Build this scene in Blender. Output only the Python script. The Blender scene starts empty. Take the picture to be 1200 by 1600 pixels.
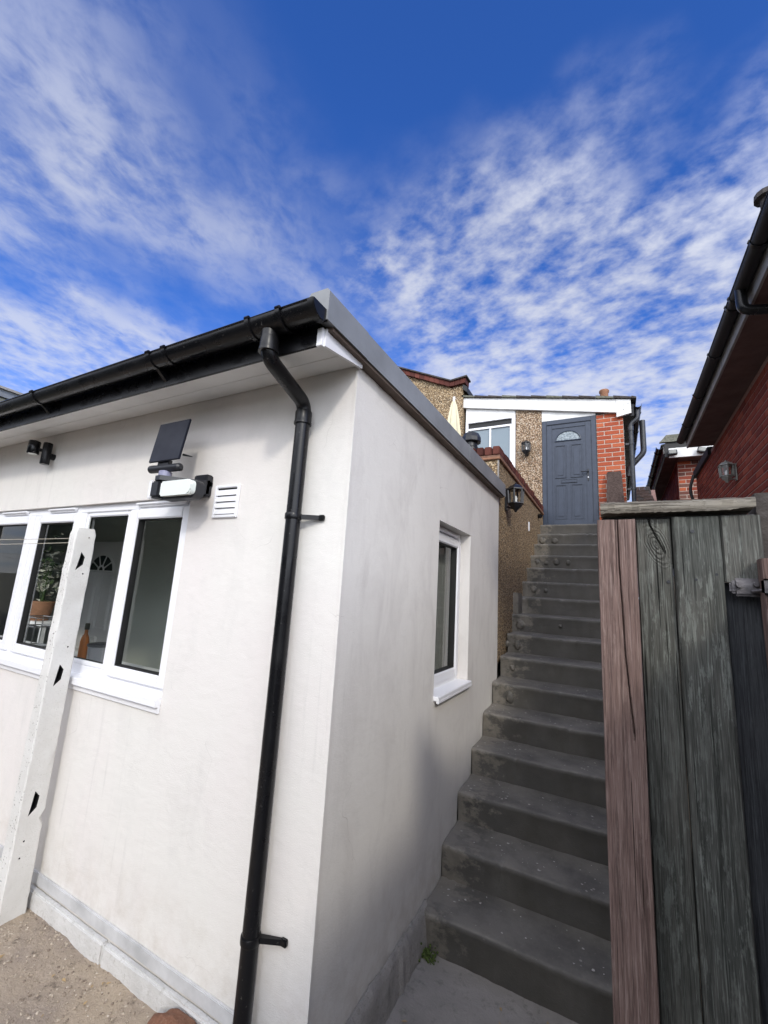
import bpy, bmesh, math, random
from mathutils import Vector, Matrix, noise
random.seed(7)
S = bpy.context.scene
COL = S.collection
R = math.radians

# ------------------------------------------------------------------ camera
YAW, PITCH, ROLL, FPX = -0.4987, 0.1872, 0.0613, 668.89
CAMLOC = Vector((1.0367, -1.5562, 0.0))
cam = bpy.data.cameras.new('camera'); camo = bpy.data.objects.new('camera', cam); COL.objects.link(camo)
F = Vector((math.sin(YAW)*math.cos(PITCH), math.cos(YAW)*math.cos(PITCH), math.sin(PITCH)))
R0 = Vector((math.cos(YAW), -math.sin(YAW), 0)); U0 = R0.cross(F)
RR = R0*math.cos(ROLL)+U0*math.sin(ROLL); UU = U0*math.cos(ROLL)-R0*math.sin(ROLL)
mw = Matrix.Identity(4)
for i in range(3):
    mw[i][0] = RR[i]; mw[i][1] = UU[i]; mw[i][2] = -F[i]; mw[i][3] = CAMLOC[i]
camo.matrix_world = mw
cam.sensor_fit = 'VERTICAL'; cam.sensor_height = 24.0; cam.sensor_width = 18.0
cam.lens = FPX*24.0/1600.0
cam.clip_start = 0.02; cam.clip_end = 2000
S.camera = camo

# ------------------------------------------------------------------ light
SUNV = Vector((0.76, -1.0, 0.78)).normalized()         # towards the sun
el = math.asin(SUNV.z); az = math.atan2(SUNV.x, SUNV.y)
sun = bpy.data.lights.new('sun', 'SUN'); suno = bpy.data.objects.new('sun', sun); COL.objects.link(suno)
suno.rotation_euler = SUNV.to_track_quat('Z', 'Y').to_euler()
sun.energy = 1.5; sun.angle = R(6.0); sun.color = (1.0, 0.945, 0.84)
W = bpy.data.worlds.new('World'); S.world = W; W.use_nodes = True
nt = W.node_tree; nt.nodes.clear()
def N(t, **kw):
    n = nt.nodes.new(t)
    for k, v in kw.items(): setattr(n, k, v)
    return n
def mth(op, a, b=None, clamp=False, c=None):
    n = N('ShaderNodeMath', operation=op, use_clamp=clamp)
    for i, v in enumerate((a, b, c)):
        if v is None: continue
        if isinstance(v, (int, float)): n.inputs[i].default_value = v
        else: nt.links.new(v, n.inputs[i])
    return n.outputs[0]
def mrange(v, a, b, lo=0.0, hi=1.0, smooth=True):
    n = N('ShaderNodeMapRange'); n.interpolation_type = 'SMOOTHSTEP' if smooth else 'LINEAR'
    nt.links.new(v, n.inputs[0])
    for i, x in zip((1, 2, 3, 4), (a, b, lo, hi)): n.inputs[i].default_value = x
    return n.outputs[0]
def wnoise(vec, scale, detail=4, rough=0.5, dist=0.0, off=(0, 0, 0), scl=(1, 1, 1), rot=0.0):
    mp = N('ShaderNodeMapping'); mp.inputs['Location'].default_value = off; mp.inputs['Scale'].default_value = scl
    mp.inputs['Rotation'].default_value = (0, 0, rot)
    nt.links.new(vec, mp.inputs[0])
    n = N('ShaderNodeTexNoise'); n.inputs['Scale'].default_value = scale; n.inputs['Detail'].default_value = detail
    n.inputs['Roughness'].default_value = rough; n.inputs['Distortion'].default_value = dist
    nt.links.new(mp.outputs[0], n.inputs['Vector'])
    return n.outputs[0]
SKY_STRENGTH = 0.15
sky = N('ShaderNodeTexSky', sky_type='NISHITA'); sky.sun_disc = False
sky.sun_elevation = el; sky.sun_rotation = az
sky.air_density = 1.0; sky.dust_density = 0.6; sky.ozone_density = 2.2
tc = N('ShaderNodeTexCoord'); sp = N('ShaderNodeSeparateXYZ'); nt.links.new(tc.outputs['Generated'], sp.inputs[0])
dz = mth('MAXIMUM', sp.outputs[2], 0.0)
den = mth('ADD', dz, 0.10)
u = mth('DIVIDE', sp.outputs[0], den); v = mth('DIVIDE', sp.outputs[1], den)
cv = N('ShaderNodeCombineXYZ'); nt.links.new(u, cv.inputs[0]); nt.links.new(v, cv.inputs[1]); P2 = cv.outputs[0]
# right hand field of small clouds
edge = mth('SUBTRACT', v, mth('MULTIPLY', u, 0.28))
big = wnoise(P2, 1.9, 3, 0.5, 0.3, (3.1, 1.7, 0))
fieldm = mrange(mth('ADD', edge, mth('MULTIPLY', mth('SUBTRACT', big, 0.5), 0.9)), 0.62, 1.02)
fieldm = mth('MULTIPLY', fieldm, mrange(u, -0.80, -0.48))
puff = wnoise(P2, 13.0, 6, 0.58, 0.10, (0.3, 0.9, 0), (1.0, 1.25, 1), 0.5)
puff2 = wnoise(P2, 3.6, 5, 0.58, 0.15, (5.3, 2.9, 0))
field = mth('MULTIPLY', fieldm, mrange(mth('ADD', mth('ADD', mth('MULTIPLY', puff, 0.50), mth('MULTIPLY', puff2, 0.50)), mrange(v, 1.0, 2.0, 0.0, 0.10)), 0.35, 0.68))
# broad soft veils on the left
ul = wnoise(P2, 1.5, 3, 0.5, 0.2, (0.4, 4.2, 0), (1, 0.8, 1), 0.35)
vl = mth('ADD', mth('MULTIPLY', wnoise(P2, 5.0, 5, 0.60, 0.25, (2.4, 0.2, 0), (1, 0.75, 1), -0.5), 0.6), mth('MULTIPLY', wnoise(P2, 19.0, 4, 0.6, 0.3, (1.4, 6.2, 0), (1, 0.8, 1), 0.9), 0.4))
veilm = mth('MULTIPLY', mrange(u, -0.42, -1.05), mrange(ul, 0.36, 0.60))
veil = mth('MULTIPLY', veilm, mrange(vl, 0.34, 0.62, 0.22, 1.0))
thin = mth('MULTIPLY', mrange(v, 0.25, -0.9), mrange(wnoise(P2, 1.1, 4, 0.55, 0.2, (7, 3, 0)), 0.25, 0.55, 0.45, 1.0))   # cloud added out of view behind the viewer, round the sun, as white fill light
cl = mth('MAXIMUM', mth('MAXIMUM', mth('MULTIPLY', field, 0.78), mth('MULTIPLY', veil, 0.66)), mth('MULTIPLY', thin, 0.9), clamp=True)
grade = N('ShaderNodeMix', data_type='RGBA', blend_type='MULTIPLY'); grade.inputs[0].default_value = 1.0
nt.links.new(sky.outputs[0], grade.inputs[6]); grade.inputs[7].default_value = (0.31, 0.68, 1.42, 1)
mixc = N('ShaderNodeMix', data_type='RGBA'); nt.links.new(cl, mixc.inputs[0])
nt.links.new(grade.outputs[2], mixc.inputs[6])
# cloud brightens smoothly towards the sun (forward scattering), raised to add soft fill light
dot = N('ShaderNodeVectorMath', operation='DOT_PRODUCT'); nt.links.new(tc.outputs['Generated'], dot.inputs[0]); dot.inputs[1].default_value = SUNV
glow = mth('ADD', 1.0, mth('MULTIPLY', mrange(dot.outputs['Value'], -0.25, 1.0), 3.9))
cc = N('ShaderNodeMix', data_type='RGBA', blend_type='MULTIPLY'); cc.inputs[0].default_value = 1.0; cc.inputs[6].default_value = (5.35, 5.45, 5.75, 1)
nt.links.new(glow, cc.inputs[7]); nt.links.new(cc.outputs[2], mixc.inputs[7])
bg = N('ShaderNodeBackground'); bg.inputs[1].default_value = SKY_STRENGTH
nt.links.new(mixc.outputs[2], bg.inputs[0])
wo = N('ShaderNodeOutputWorld'); nt.links.new(bg.outputs[0], wo.inputs[0])
S.view_settings.view_transform = 'Standard'; S.view_settings.look = 'None'
S.view_settings.exposure = 0.05; S.view_settings.gamma = 1.0; S.view_settings.use_curve_mapping = False

# ------------------------------------------------------------------ materials
class Mat:
    def __init__(s, name, rough=0.6, color=(0.5, 0.5, 0.5), metallic=0.0, spec=0.5):
        s.m = bpy.data.materials.new(name); s.m.use_nodes = True; s.t = s.m.node_tree
        s.b = s.t.nodes['Principled BSDF']; s.b.inputs['Base Color'].default_value = (*color, 1)
        s.b.inputs['Roughness'].default_value = rough; s.b.inputs['Metallic'].default_value = metallic
        s.b.inputs['Specular IOR Level'].default_value = spec
        s.tc = s.t.nodes.new('ShaderNodeTexCoord'); s.vec = s.tc.outputs['Object']
    def n(s, t, **kw):
        n = s.t.nodes.new(t)
        for k, v in kw.items(): setattr(n, k, v)
        return n
    def put(s, inp, v):
        if isinstance(v, (int, float)): inp.default_value = v
        elif isinstance(v, tuple): inp.default_value = (*v, 1) if len(v) == 3 else v
        else: s.t.links.new(v, inp)
    def mapv(s, scl=(1, 1, 1), off=(0, 0, 0), rot=(0, 0, 0)):
        m = s.n('ShaderNodeMapping'); m.inputs['Scale'].default_value = scl; m.inputs['Location'].default_value = off
        m.inputs['Rotation'].default_value = rot; s.t.links.new(s.vec, m.inputs[0]); return m.outputs[0]
    def noise(s, scale, detail=4, rough=0.55, scl=(1, 1, 1), off=(0, 0, 0), dist=0.0):
        n = s.n('ShaderNodeTexNoise'); s.t.links.new(s.mapv(scl, off), n.inputs['Vector'])
        n.inputs['Scale'].default_value = scale; n.inputs['Detail'].default_value = detail
        n.inputs['Roughness'].default_value = rough; n.inputs['Distortion'].default_value = dist
        return n.outputs[0]
    def vor(s, scale, out='Color', feature='F1', rnd=1.0, scl=(1, 1, 1)):
        n = s.n('ShaderNodeTexVoronoi', feature=feature); s.t.links.new(s.mapv(scl), n.inputs['Vector'])
        n.inputs['Scale'].default_value = scale; n.inputs['Randomness'].default_value = rnd
        return n.outputs[out]
    def rng(s, v, a, b, lo=0.0, hi=1.0):
        n = s.n('ShaderNodeMapRange'); s.put(n.inputs[0], v)
        for i, x in zip((1, 2, 3, 4), (a, b, lo, hi)): n.inputs[i].default_value = x
        return n.outputs[0]
    def math(s, op, a, b=0.0):
        n = s.n('ShaderNodeMath', operation=op); s.put(n.inputs[0], a); s.put(n.inputs[1], b); return n.outputs[0]
    def mix(s, f, a, b, mode='MIX'):
        n = s.n('ShaderNodeMix', data_type='RGBA', blend_type=mode); s.put(n.inputs[0], f); s.put(n.inputs[6], a); s.put(n.inputs[7], b)
        return n.outputs[2]
    def ramp(s, v, stops):
        n = s.n('ShaderNodeValToRGB'); s.put(n.inputs[0], v); e = n.color_ramp.elements
        while len(e) < len(stops): e.new(0.5)
        for i, (p, c) in enumerate(stops): e[i].position = p; e[i].color = (*c, 1)
        return n.outputs[0]
    def col(s, v): s.put(s.b.inputs['Base Color'], v); return s
    def rgh(s, v): s.put(s.b.inputs['Roughness'], v); return s
    def bump(s, h, strength=0.3, dist=0.01):
        n = s.n('ShaderNodeBump'); n.inputs['Strength'].default_value = strength; n.inputs['Distance'].default_value = dist
        s.put(n.inputs['Height'], h); s.t.links.new(n.outputs[0], s.b.inputs['Normal']); return s
    def xyz(s):
        n = s.n('ShaderNodeSeparateXYZ'); s.t.links.new(s.vec, n.inputs[0]); return n.outputs
    def rand(s, island=False):
        return s.n('ShaderNodeNewGeometry').outputs['Random Per Island'] if island else s.n('ShaderNodeObjectInfo').outputs['Random']

def m_render(name, base, tint, stain, streak=0.0):
    m = Mat(name, 0.75, base, spec=0.25)
    a = m.noise(0.9, 4, 0.6, (1, 1, 0.7)); b = m.noise(5.5, 5, 0.65, (1, 1, 0.45), (3, 1, 2), 0.6)
    c = m.mix(m.rng(a, 0.38, 0.66), base, tint)
    c = m.mix(m.math('MULTIPLY', m.rng(b, 0.48, 0.75), 0.55 + streak), c, stain)
    sp = m.noise(60, 2, 0.5, off=(8, 8, 8)); c = m.mix(m.rng(sp, 0.74, 0.80, 0, 0.5), c, (0.42, 0.39, 0.35))
    m.col(c)
    zl = m.xyz()[2]; c = m.mix(m.math('MULTIPLY', m.rng(m.noise(9, 5, 0.7, off=(3, 1, 9)), 0.42, 0.66), m.rng(zl, 0.62, 0.22, 0.0, 0.42)), c, (0.42, 0.36, 0.29))
    dr = m.noise(26, 4, 0.6, (1, 1, 0.05), (4, 4, 4)); dm = m.noise(1.3, 3, 0.5, off=(6, 2, 1)); c = m.mix(m.math('MULTIPLY', m.rng(dr, 0.56, 0.70), m.rng(dm, 0.50, 0.64, 0, 0.26)), c, tuple(x*0.72 for x in stain))
    cw = m.n('ShaderNodeTexVoronoi', feature='DISTANCE_TO_EDGE'); wv = m.n('ShaderNodeVectorMath', operation='ADD'); nn = m.n('ShaderNodeTexNoise'); nn.inputs['Scale'].default_value = 3.0; m.t.links.new(m.vec, nn.inputs['Vector']); m.t.links.new(m.vec, wv.inputs[0]); m.t.links.new(nn.outputs['Color'], wv.inputs[1])
    m.t.links.new(wv.outputs[0], cw.inputs['Vector']); cw.inputs['Scale'].default_value = 0.9; cs = m.noise(2.0, 2, 0.5, off=(9, 9, 3))
    c = m.mix(m.math('MULTIPLY', m.rng(cw.outputs[0], 0.0016, 0.0006), m.rng(cs, 0.56, 0.62, 0, 0.45)), c, (0.30, 0.28, 0.25)); m.col(c)
    h = m.math('ADD', m.math('MULTIPLY', m.noise(190, 3, 0.65), 0.8), m.math('MULTIPLY', m.noise(11, 4, 0.55, (1, 1, 1.4), dist=0.3), 1.6))
    m.bump(h, 0.36, 0.004); return m.m
MW = m_render('front_render', (0.70, 0.68, 0.64), (0.70, 0.655, 0.63), (0.61, 0.59, 0.56))
MS = m_render('side_render', (0.72, 0.695, 0.655), (0.67, 0.64, 0.605), (0.58, 0.55, 0.52), 0.2)
def simple(name, col, rough=0.5, spec=0.5, metallic=0.0, nsc=None, namt=0.15, bump=None):
    m = Mat(name, rough, col, metallic, spec)
    if nsc:
        f = m.noise(nsc, 5, 0.6)
        m.col(m.mix(m.rng(f, 0.35, 0.7), col, tuple(c*(1-namt) for c in col)))
        m.rgh(m.rng(f, 0.3, 0.7, rough*0.85, min(1, rough*1.2)))
    if bump: m.bump(m.noise(bump[0], 4, 0.6), bump[1], bump[2])
    return m.m
M_UPVC = simple('white_upvc', (0.80, 0.80, 0.82), 0.34)
M_SOFFIT = simple('soffit_upvc', (0.74, 0.735, 0.72), 0.35, nsc=4, namt=0.12)
def m_black():
    m = Mat('black_pvc', 0.22, (0.006, 0.006, 0.007))
    d = m.noise(70, 2, 0.5); m.col(m.mix(m.rng(d, 0.70, 0.76, 0, 0.5), (0.006, 0.006, 0.007), (0.16, 0.15, 0.14)))
    m.rgh(m.rng(m.noise(7, 4), 0.3, 0.7, 0.16, 0.42)); return m.m
M_BLACK = m_black(); M_BLACK.node_tree.nodes['Principled BSDF'].inputs['Specular IOR Level'].default_value = 0.3
M_DARKPL = simple('charcoal_plastic', (0.014, 0.015, 0.019), 0.42, nsc=20)
M_TRIM = simple('grey_trim', (0.235, 0.245, 0.255), 0.42, nsc=3.5, namt=0.25, bump=(30, 0.1, 0.003))
M_ROOF = simple('roof_felt', (0.13, 0.135, 0.14), 0.8, nsc=4, namt=0.3, bump=(90, 0.3, 0.003))
M_DOOR = simple('anthracite_door', (0.024, 0.036, 0.062), 0.42, nsc=14, namt=0.12)
M_SEAL = simple('black_seal', (0.01, 0.01, 0.01), 0.6)
def m_glass(name, tint=0.9, refl=1.0):
    m = bpy.data.materials.new(name); m.use_nodes = True; t = m.node_tree; t.nodes.clear()
    o = t.nodes.new('ShaderNodeOutputMaterial'); mx = t.nodes.new('ShaderNodeMixShader')
    tr = t.nodes.new('ShaderNodeBsdfTransparent'); tr.inputs[0].default_value = (tint, tint*1.01, tint*0.99, 1)
    g = t.nodes.new('ShaderNodeBsdfGlossy'); g.inputs['Roughness'].default_value = 0.012
    f = t.nodes.new('ShaderNodeFresnel'); f.inputs[0].default_value = 1.55
    ml = t.nodes.new('ShaderNodeMath'); ml.operation = 'MULTIPLY'; ml.inputs[1].default_value = refl; ml.use_clamp = True
    gm = t.nodes.new('ShaderNodeNewGeometry'); fb = t.nodes.new('ShaderNodeMath'); fb.operation = 'SUBTRACT'; fb.inputs[0].default_value = 1.0
    t.links.new(gm.outputs['Backfacing'], fb.inputs[1]); m2 = t.nodes.new('ShaderNodeMath'); m2.operation = 'MULTIPLY'
    t.links.new(f.outputs[0], m2.inputs[0]); t.links.new(fb.outputs[0], m2.inputs[1])
    t.links.new(m2.outputs[0], ml.inputs[0]); t.links.new(ml.outputs[0], mx.inputs[0])
    t.links.new(tr.outputs[0], mx.inputs[1]); t.links.new(g.outputs[0], mx.inputs[2]); t.links.new(mx.outputs[0], o.inputs[0])
    return m
M_GLASS = m_glass('window_glass', 0.96, 1.1)
M_LGLASS = m_glass('lantern_glass', 0.9, 1.3)
def m_roughcast(name, cols, scale=95, bstr=0.9):
    m = Mat(name, 0.85, spec=0.3)
    c = m.vor(scale); sep = m.n('ShaderNodeSeparateColor'); m.put(sep.inputs[0], c)
    base = m.ramp(sep.outputs[0], cols)
    dd = m.vor(scale, 'Distance'); base = m.mix(m.rng(dd, 0.35, 0.75), base, (0.10, 0.07, 0.045))
    st = m.noise(1.6, 4, 0.6, (1, 1, 0.5)); base = m.mix(m.rng(st, 0.5, 0.75, 0, 0.45), base, (0.12, 0.085, 0.05))
    m.col(base); m.bump(m.rng(dd, 0.0, 0.8, 1, 0), bstr, 0.008); return m.m
RCOL = [(0.0, (0.08, 0.045, 0.03)), (0.22, (0.28, 0.17, 0.10)), (0.5, (0.46, 0.32, 0.20)), (0.8, (0.62, 0.49, 0.35)), (1.0, (0.76, 0.68, 0.57))]
M_ROUGH = m_roughcast('pebbledash', RCOL, 68, 0.7)
M_ROUGH2 = m_roughcast('pebbledash_dark', [(0.0, (0.08, 0.055, 0.035)), (0.3, (0.28, 0.19, 0.10)), (0.7, (0.50, 0.36, 0.20)), (1.0, (0.72, 0.60, 0.42))], 62, 0.7)
def m_brick(name, a, b, c, island=False, sc=60):
    m = Mat(name, 0.8, spec=0.25)
    col = m.ramp(m.rand(island), [(0.0, a), (0.5, b), (1.0, c)])
    n = m.noise(sc, 4, 0.65); col = m.mix(m.rng(n, 0.5, 0.8, 0, 0.5), col, tuple(x*0.45 for x in a))
    m.col(col); m.bump(m.noise(sc*2, 4, 0.7), 0.35, 0.004); return m.m
RED = ((0.30, 0.060, 0.028), (0.38, 0.085, 0.038), (0.46, 0.125, 0.055))
DRED = ((0.13, 0.022, 0.015), (0.19, 0.034, 0.020), (0.27, 0.060, 0.033))
MIXB = ((0.09, 0.065, 0.055), (0.30, 0.055, 0.028), (0.15, 0.09, 0.07))
M_BRICK = m_brick('orange_brick', *RED); M_BRICKD = m_brick('dark_red_brick', *DRED); M_BRICKDI = m_brick('dark_red_brick_joined', *DRED, island=True)
M_BRICKM = m_brick('mixed_brick', *MIXB); M_CAP = m_brick('coping_brick', (0.06, 0.018, 0.013), (0.10, 0.026, 0.018), (0.13, 0.042, 0.03))
M_MORTAR = simple('mortar', (0.56, 0.47, 0.40), 0.9, nsc=30, namt=0.3, bump=(120, 0.4, 0.003))
M_MORTARD = simple('mortar_dark', (0.33, 0.20, 0.17), 0.9, nsc=30, namt=0.3)
M_MORTARB = simple('coping_bed', (0.22, 0.12, 0.08), 0.9, nsc=20, namt=0.4, bump=(70, 0.5, 0.005))
def m_steps():
    m = Mat('painted_step', 0.62, spec=0.35)
    x, y, z = m.xyz()
    a = m.noise(3.0, 5, 0.6); c = m.mix(m.rng(a, 0.35, 0.7), (0.068, 0.064, 0.058), (0.100, 0.093, 0.082))
    # paint worn off beside the wall and along the nosings
    w = m.noise(9, 6, 0.7, (1, 1.4, 1.4)); near = m.rng(x, -0.20, -0.60, 0.0, 0.36)
    wf = m.rng(m.math('ADD', w, near), 0.69, 0.80)
    c = m.mix(m.math('MULTIPLY', wf, 0.75), c, m.mix(m.noise(30, 3), (0.15, 0.135, 0.11), (0.27, 0.24, 0.20)))
    spot = m.vor(15, 'Distance', rnd=1.0); sel = m.noise(2.3, 2, 0.5, off=(4, 4, 4))
    sm = m.math('MULTIPLY', m.rng(spot, 0.13, 0.08), m.rng(sel, 0.50, 0.56))
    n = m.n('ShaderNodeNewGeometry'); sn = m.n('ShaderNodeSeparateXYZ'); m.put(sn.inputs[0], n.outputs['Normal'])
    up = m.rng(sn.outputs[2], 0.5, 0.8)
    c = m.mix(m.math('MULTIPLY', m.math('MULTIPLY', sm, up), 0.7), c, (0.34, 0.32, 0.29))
    c = m.mix(m.math('MULTIPLY', up, m.rng(m.noise(4, 5, 0.65, off=(3, 3, 8)), 0.38, 0.62, 0.10, 0.70)), c, (0.20, 0.185, 0.16))  # patchy pale dust on the treads, also painting in their sky-lit tone
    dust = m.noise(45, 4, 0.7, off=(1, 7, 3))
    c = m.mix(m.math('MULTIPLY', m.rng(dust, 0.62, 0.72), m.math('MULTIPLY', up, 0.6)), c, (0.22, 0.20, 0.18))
    # darker blotches on the risers
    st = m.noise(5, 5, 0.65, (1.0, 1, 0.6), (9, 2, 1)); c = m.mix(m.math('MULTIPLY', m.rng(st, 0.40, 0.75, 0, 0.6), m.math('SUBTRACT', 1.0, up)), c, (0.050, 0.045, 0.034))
    m.col(c); m.bump(m.math('ADD', m.noise(110, 4, 0.7), m.math('MULTIPLY', m.noise(14, 4), 2.0)), 0.5, 0.004); return m.m
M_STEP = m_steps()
def m_conc(name, a, b, c3, sc=3.0, bs=0.5):
    m = Mat(name, 0.88, spec=0.25)
    c = m.mix(m.rng(m.noise(sc, 6, 0.65, dist=0.5), 0.35, 0.68), a, b)
    c = m.mix(m.rng(m.noise(sc*9, 5, 0.7, off=(5, 1, 2)), 0.55, 0.72, 0, 0.7), c, c3)
    m.col(c); m.bump(m.math('ADD', m.noise(100, 4, 0.7), m.math('MULTIPLY', m.noise(12, 5), 2.0)), bs, 0.006); return m.m
M_PATH = m_conc('path_concrete', (0.22, 0.205, 0.185), (0.30, 0.275, 0.25), (0.12, 0.115, 0.10), 2.5)
M_KERB = m_conc('rough_base', (0.26, 0.245, 0.225), (0.36, 0.335, 0.31), (0.13, 0.12, 0.10), 6, 0.9)
M_PLINTH = m_conc('white_plinth', (0.55, 0.54, 0.52), (0.66, 0.65, 0.63), (0.36, 0.34, 0.30), 5, 0.8)
def m_post():
    m = Mat('painted_concrete_post', 0.8, spec=0.3)
    c = m.mix(m.rng(m.noise(5, 5, 0.6), 0.4, 0.7), (0.66, 0.65, 0.62), (0.58, 0.565, 0.53))
    pit = m.vor(70, 'Distance'); sel = m.noise(22, 2, 0.5, off=(2, 9, 4))
    g = m.n('ShaderNodeNewGeometry'); sn = m.n('ShaderNodeSeparateXYZ'); m.put(sn.inputs[0], g.outputs['Normal'])
    fr = m.rng(sn.outputs[1], -0.4, -0.9, 0.12, 1.0)
    pm = m.math('MULTIPLY', m.math('MULTIPLY', m.rng(pit, 0.30, 0.16), m.rng(sel, 0.46, 0.56)), fr)
    c = m.mix(m.math('MULTIPLY', pm, 0.75), c, (0.16, 0.14, 0.12)); m.col(c)
    h = m.math('ADD', m.math('MULTIPLY', pm, -2.0), m.noise(60, 4, 0.7)); m.bump(h, 0.55, 0.005); return m.m
M_POST = m_post()
def m_wood(name, a, b, c3, knot=None):
    m = Mat(name, 0.85, spec=0.2); raw = m.vec
    rv = m.rand(); off = m.n('ShaderNodeCombineXYZ'); m.put(off.inputs[0], m.math('MULTIPLY', rv, 7.0)); m.put(off.inputs[2], m.math('MULTIPLY', rv, 3.0))
    add = m.n('ShaderNodeVectorMath', operation='ADD'); m.put(add.inputs[0], m.vec); m.put(add.inputs[1], off.outputs[0]); m.vec = add.outputs[0]
    g1 = m.noise(70, 5, 0.65, (1.6, 1.6, 0.05), dist=0.5); g2 = m.noise(330, 3, 0.6, (1.3, 1.3, 0.035), dist=0.3)
    crk = m.noise(120, 3, 0.55, (1.3, 1.3, 0.016), (2, 5, 1), dist=0.2)
    big = m.noise(4.5, 5, 0.65, (1, 1, 0.5)); fl = m.noise(55, 5, 0.75, (1.2, 1.2, 0.22), (3, 3, 1)); pm = m.noise(7, 4, 0.6, (1, 1, 0.4), (1, 8, 2))
    c = m.mix(m.rng(big, 0.38, 0.62), a, b)
    c = m.mix(m.rng(g1, 0.50, 0.60, 0, 0.55), c, tuple(x*0.45 for x in a))
    c = m.mix(m.math('MULTIPLY', m.rng(fl, 0.53, 0.58), m.rng(pm, 0.42, 0.60, 0.10, 0.50)), c, c3)
    c = m.mix(m.rng(g2, 0.54, 0.62, 0, 0.45), c, tuple(x*0.4 for x in a)); c = m.mix(m.rng(g2, 0.44, 0.36, 0, 0.30), c, tuple(min(1, x*1.35) for x in c3))
    ck = m.rng(crk, 0.655, 0.68); c = m.mix(ck, c, tuple(x*0.12 for x in a))
    h = m.math('SUBTRACT', m.math('ADD', m.math('MULTIPLY', g1, 1.2), g2), m.math('MULTIPLY', ck, 1.5))
    if knot:
        xk, zk = knot; sp_ = m.n('ShaderNodeSeparateXYZ'); m.put(sp_.inputs[0], raw)
        dx = m.math('SUBTRACT', sp_.outputs[0], xk); dz2 = m.math('MULTIPLY', m.math('ADD', m.math('SUBTRACT', sp_.outputs[2], zk), m.math('MULTIPLY', dx, 0.9)), 0.62)
        d = m.math('SQRT', m.math('ADD', m.math('MULTIPLY', dx, dx), m.math('MULTIPLY', dz2, dz2)))
        wob = m.noise(28, 3, 0.6, (1, 1, 1)); rings = m.math('SINE', m.math('ADD', m.math('MULTIPLY', d, 1100.0), m.math('MULTIPLY', wob, 16.0)))
        mask = m.rng(d, 0.034, 0.018); rg = m.mix(m.rng(rings, -0.3, 0.9), tuple(x*1.15 for x in b), tuple(x*0.38 for x in a))
        c = m.mix(m.math('MULTIPLY', mask, 0.32), c, rg); h = m.math('ADD', h, m.math('MULTIPLY', m.math('MULTIPLY', rings, mask), 0.5))
    m.col(c); m.bump(h, 0.8, 0.004); return m.m
M_REDW = m_wood('red_brown_timber', (0.160, 0.104, 0.088), (0.210, 0.144, 0.124), (0.36, 0.28, 0.245))
M_GRNW = m_wood('green_grey_timber', (0.072, 0.076, 0.068), (0.108, 0.106, 0.094), (0.23, 0.245, 0.22))
M_KNOTW = m_wood('knotted_green_timber', (0.076, 0.078, 0.068), (0.112, 0.110, 0.096), (0.22, 0.235, 0.21), knot=(-0.052, 2.092))
M_PALEW = m_wood('pale_timber', (0.34, 0.29, 0.23), (0.40, 0.35, 0.28), (0.48, 0.43, 0.36))
M_DRKW = m_wood('dark_timber', (0.035, 0.038, 0.042), (0.060, 0.062, 0.066), (0.085, 0.09, 0.095))
def m_railw():
    m = Mat('bleached_rail', 0.85, spec=0.2)
    g1 = m.noise(48, 6, 0.7, (0.05, 1.6, 1.6), dist=0.5); g2 = m.noise(9, 4, 0.6, (0.4, 1, 1))
    g3 = m.noise(190, 4, 0.65, (0.04, 1.4, 1.4), dist=0.4); c = m.mix(m.rng(g2, 0.35, 0.65), (0.27, 0.24, 0.19), (0.20, 0.185, 0.16)); c = m.mix(m.rng(g1, 0.47, 0.56, 0, 0.75), c, (0.085, 0.072, 0.058)); c = m.mix(m.rng(g3, 0.52, 0.58, 0, 0.8), c, (0.05, 0.042, 0.034))
    m.col(c); m.bump(g1, 0.8, 0.005); return m.m
M_RAIL = m_railw()
def m_soil():
    m = Mat('dry_soil', 0.95, spec=0.15)
    c = m.mix(m.rng(m.noise(2.2, 6, 0.65, dist=0.6), 0.38, 0.64), (0.44, 0.355, 0.265), (0.34, 0.28, 0.23))
    c = m.mix(m.rng(m.noise(40, 5, 0.75), 0.52, 0.72, 0, 0.8), c, (0.40, 0.33, 0.25))
    c = m.mix(m.rng(m.noise(14, 5, 0.75, off=(4, 2, 6)), 0.56, 0.70, 0, 0.8), c, (0.09, 0.07, 0.055))
    m.col(c); m.bump(m.math('ADD', m.noise(90, 5, 0.75), m.noise(25, 4)), 1.0, 0.012); return m.m
M_SOIL = m_soil()
M_GROUND = m_conc('earth', (0.10, 0.095, 0.06), (0.13, 0.12, 0.08), (0.06, 0.07, 0.03), 1.0)
M_PEB = Mat('pebble_mix', 0.85); M_PEB.col(M_PEB.ramp(M_PEB.rand(True), [(0, (0.16, 0.12, 0.09)), (0.5, (0.34, 0.28, 0.21)), (1, (0.48, 0.41, 0.33))])); M_PEB = M_PEB.m
M_ROCK = m_conc('brown_rock', (0.17, 0.075, 0.045), (0.23, 0.12, 0.075), (0.30, 0.20, 0.14), 14, 0.9)
M_TILE = simple('roof_tile', (0.055, 0.046, 0.040), 0.85, nsc=18, namt=0.45, bump=(60, 0.7, 0.006))
M_TILEG = simple('grey_old_tile', (0.15, 0.15, 0.115), 0.9, nsc=22, namt=0.5, bump=(50, 0.7, 0.006))
M_SLAB = simple('pitted_slab', (0.080, 0.052, 0.042), 0.9, nsc=30, namt=0.5, bump=(60, 1.0, 0.012))
M_CLAY = simple('clay_pot', (0.33, 0.16, 0.09), 0.8, nsc=12, namt=0.4)
M_FASC = simple('white_fascia', (0.76, 0.76, 0.74), 0.5, nsc=7, namt=0.22)
M_FASCO = simple('old_fascia', (0.30, 0.29, 0.275), 0.6, nsc=6, namt=0.3)
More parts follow.
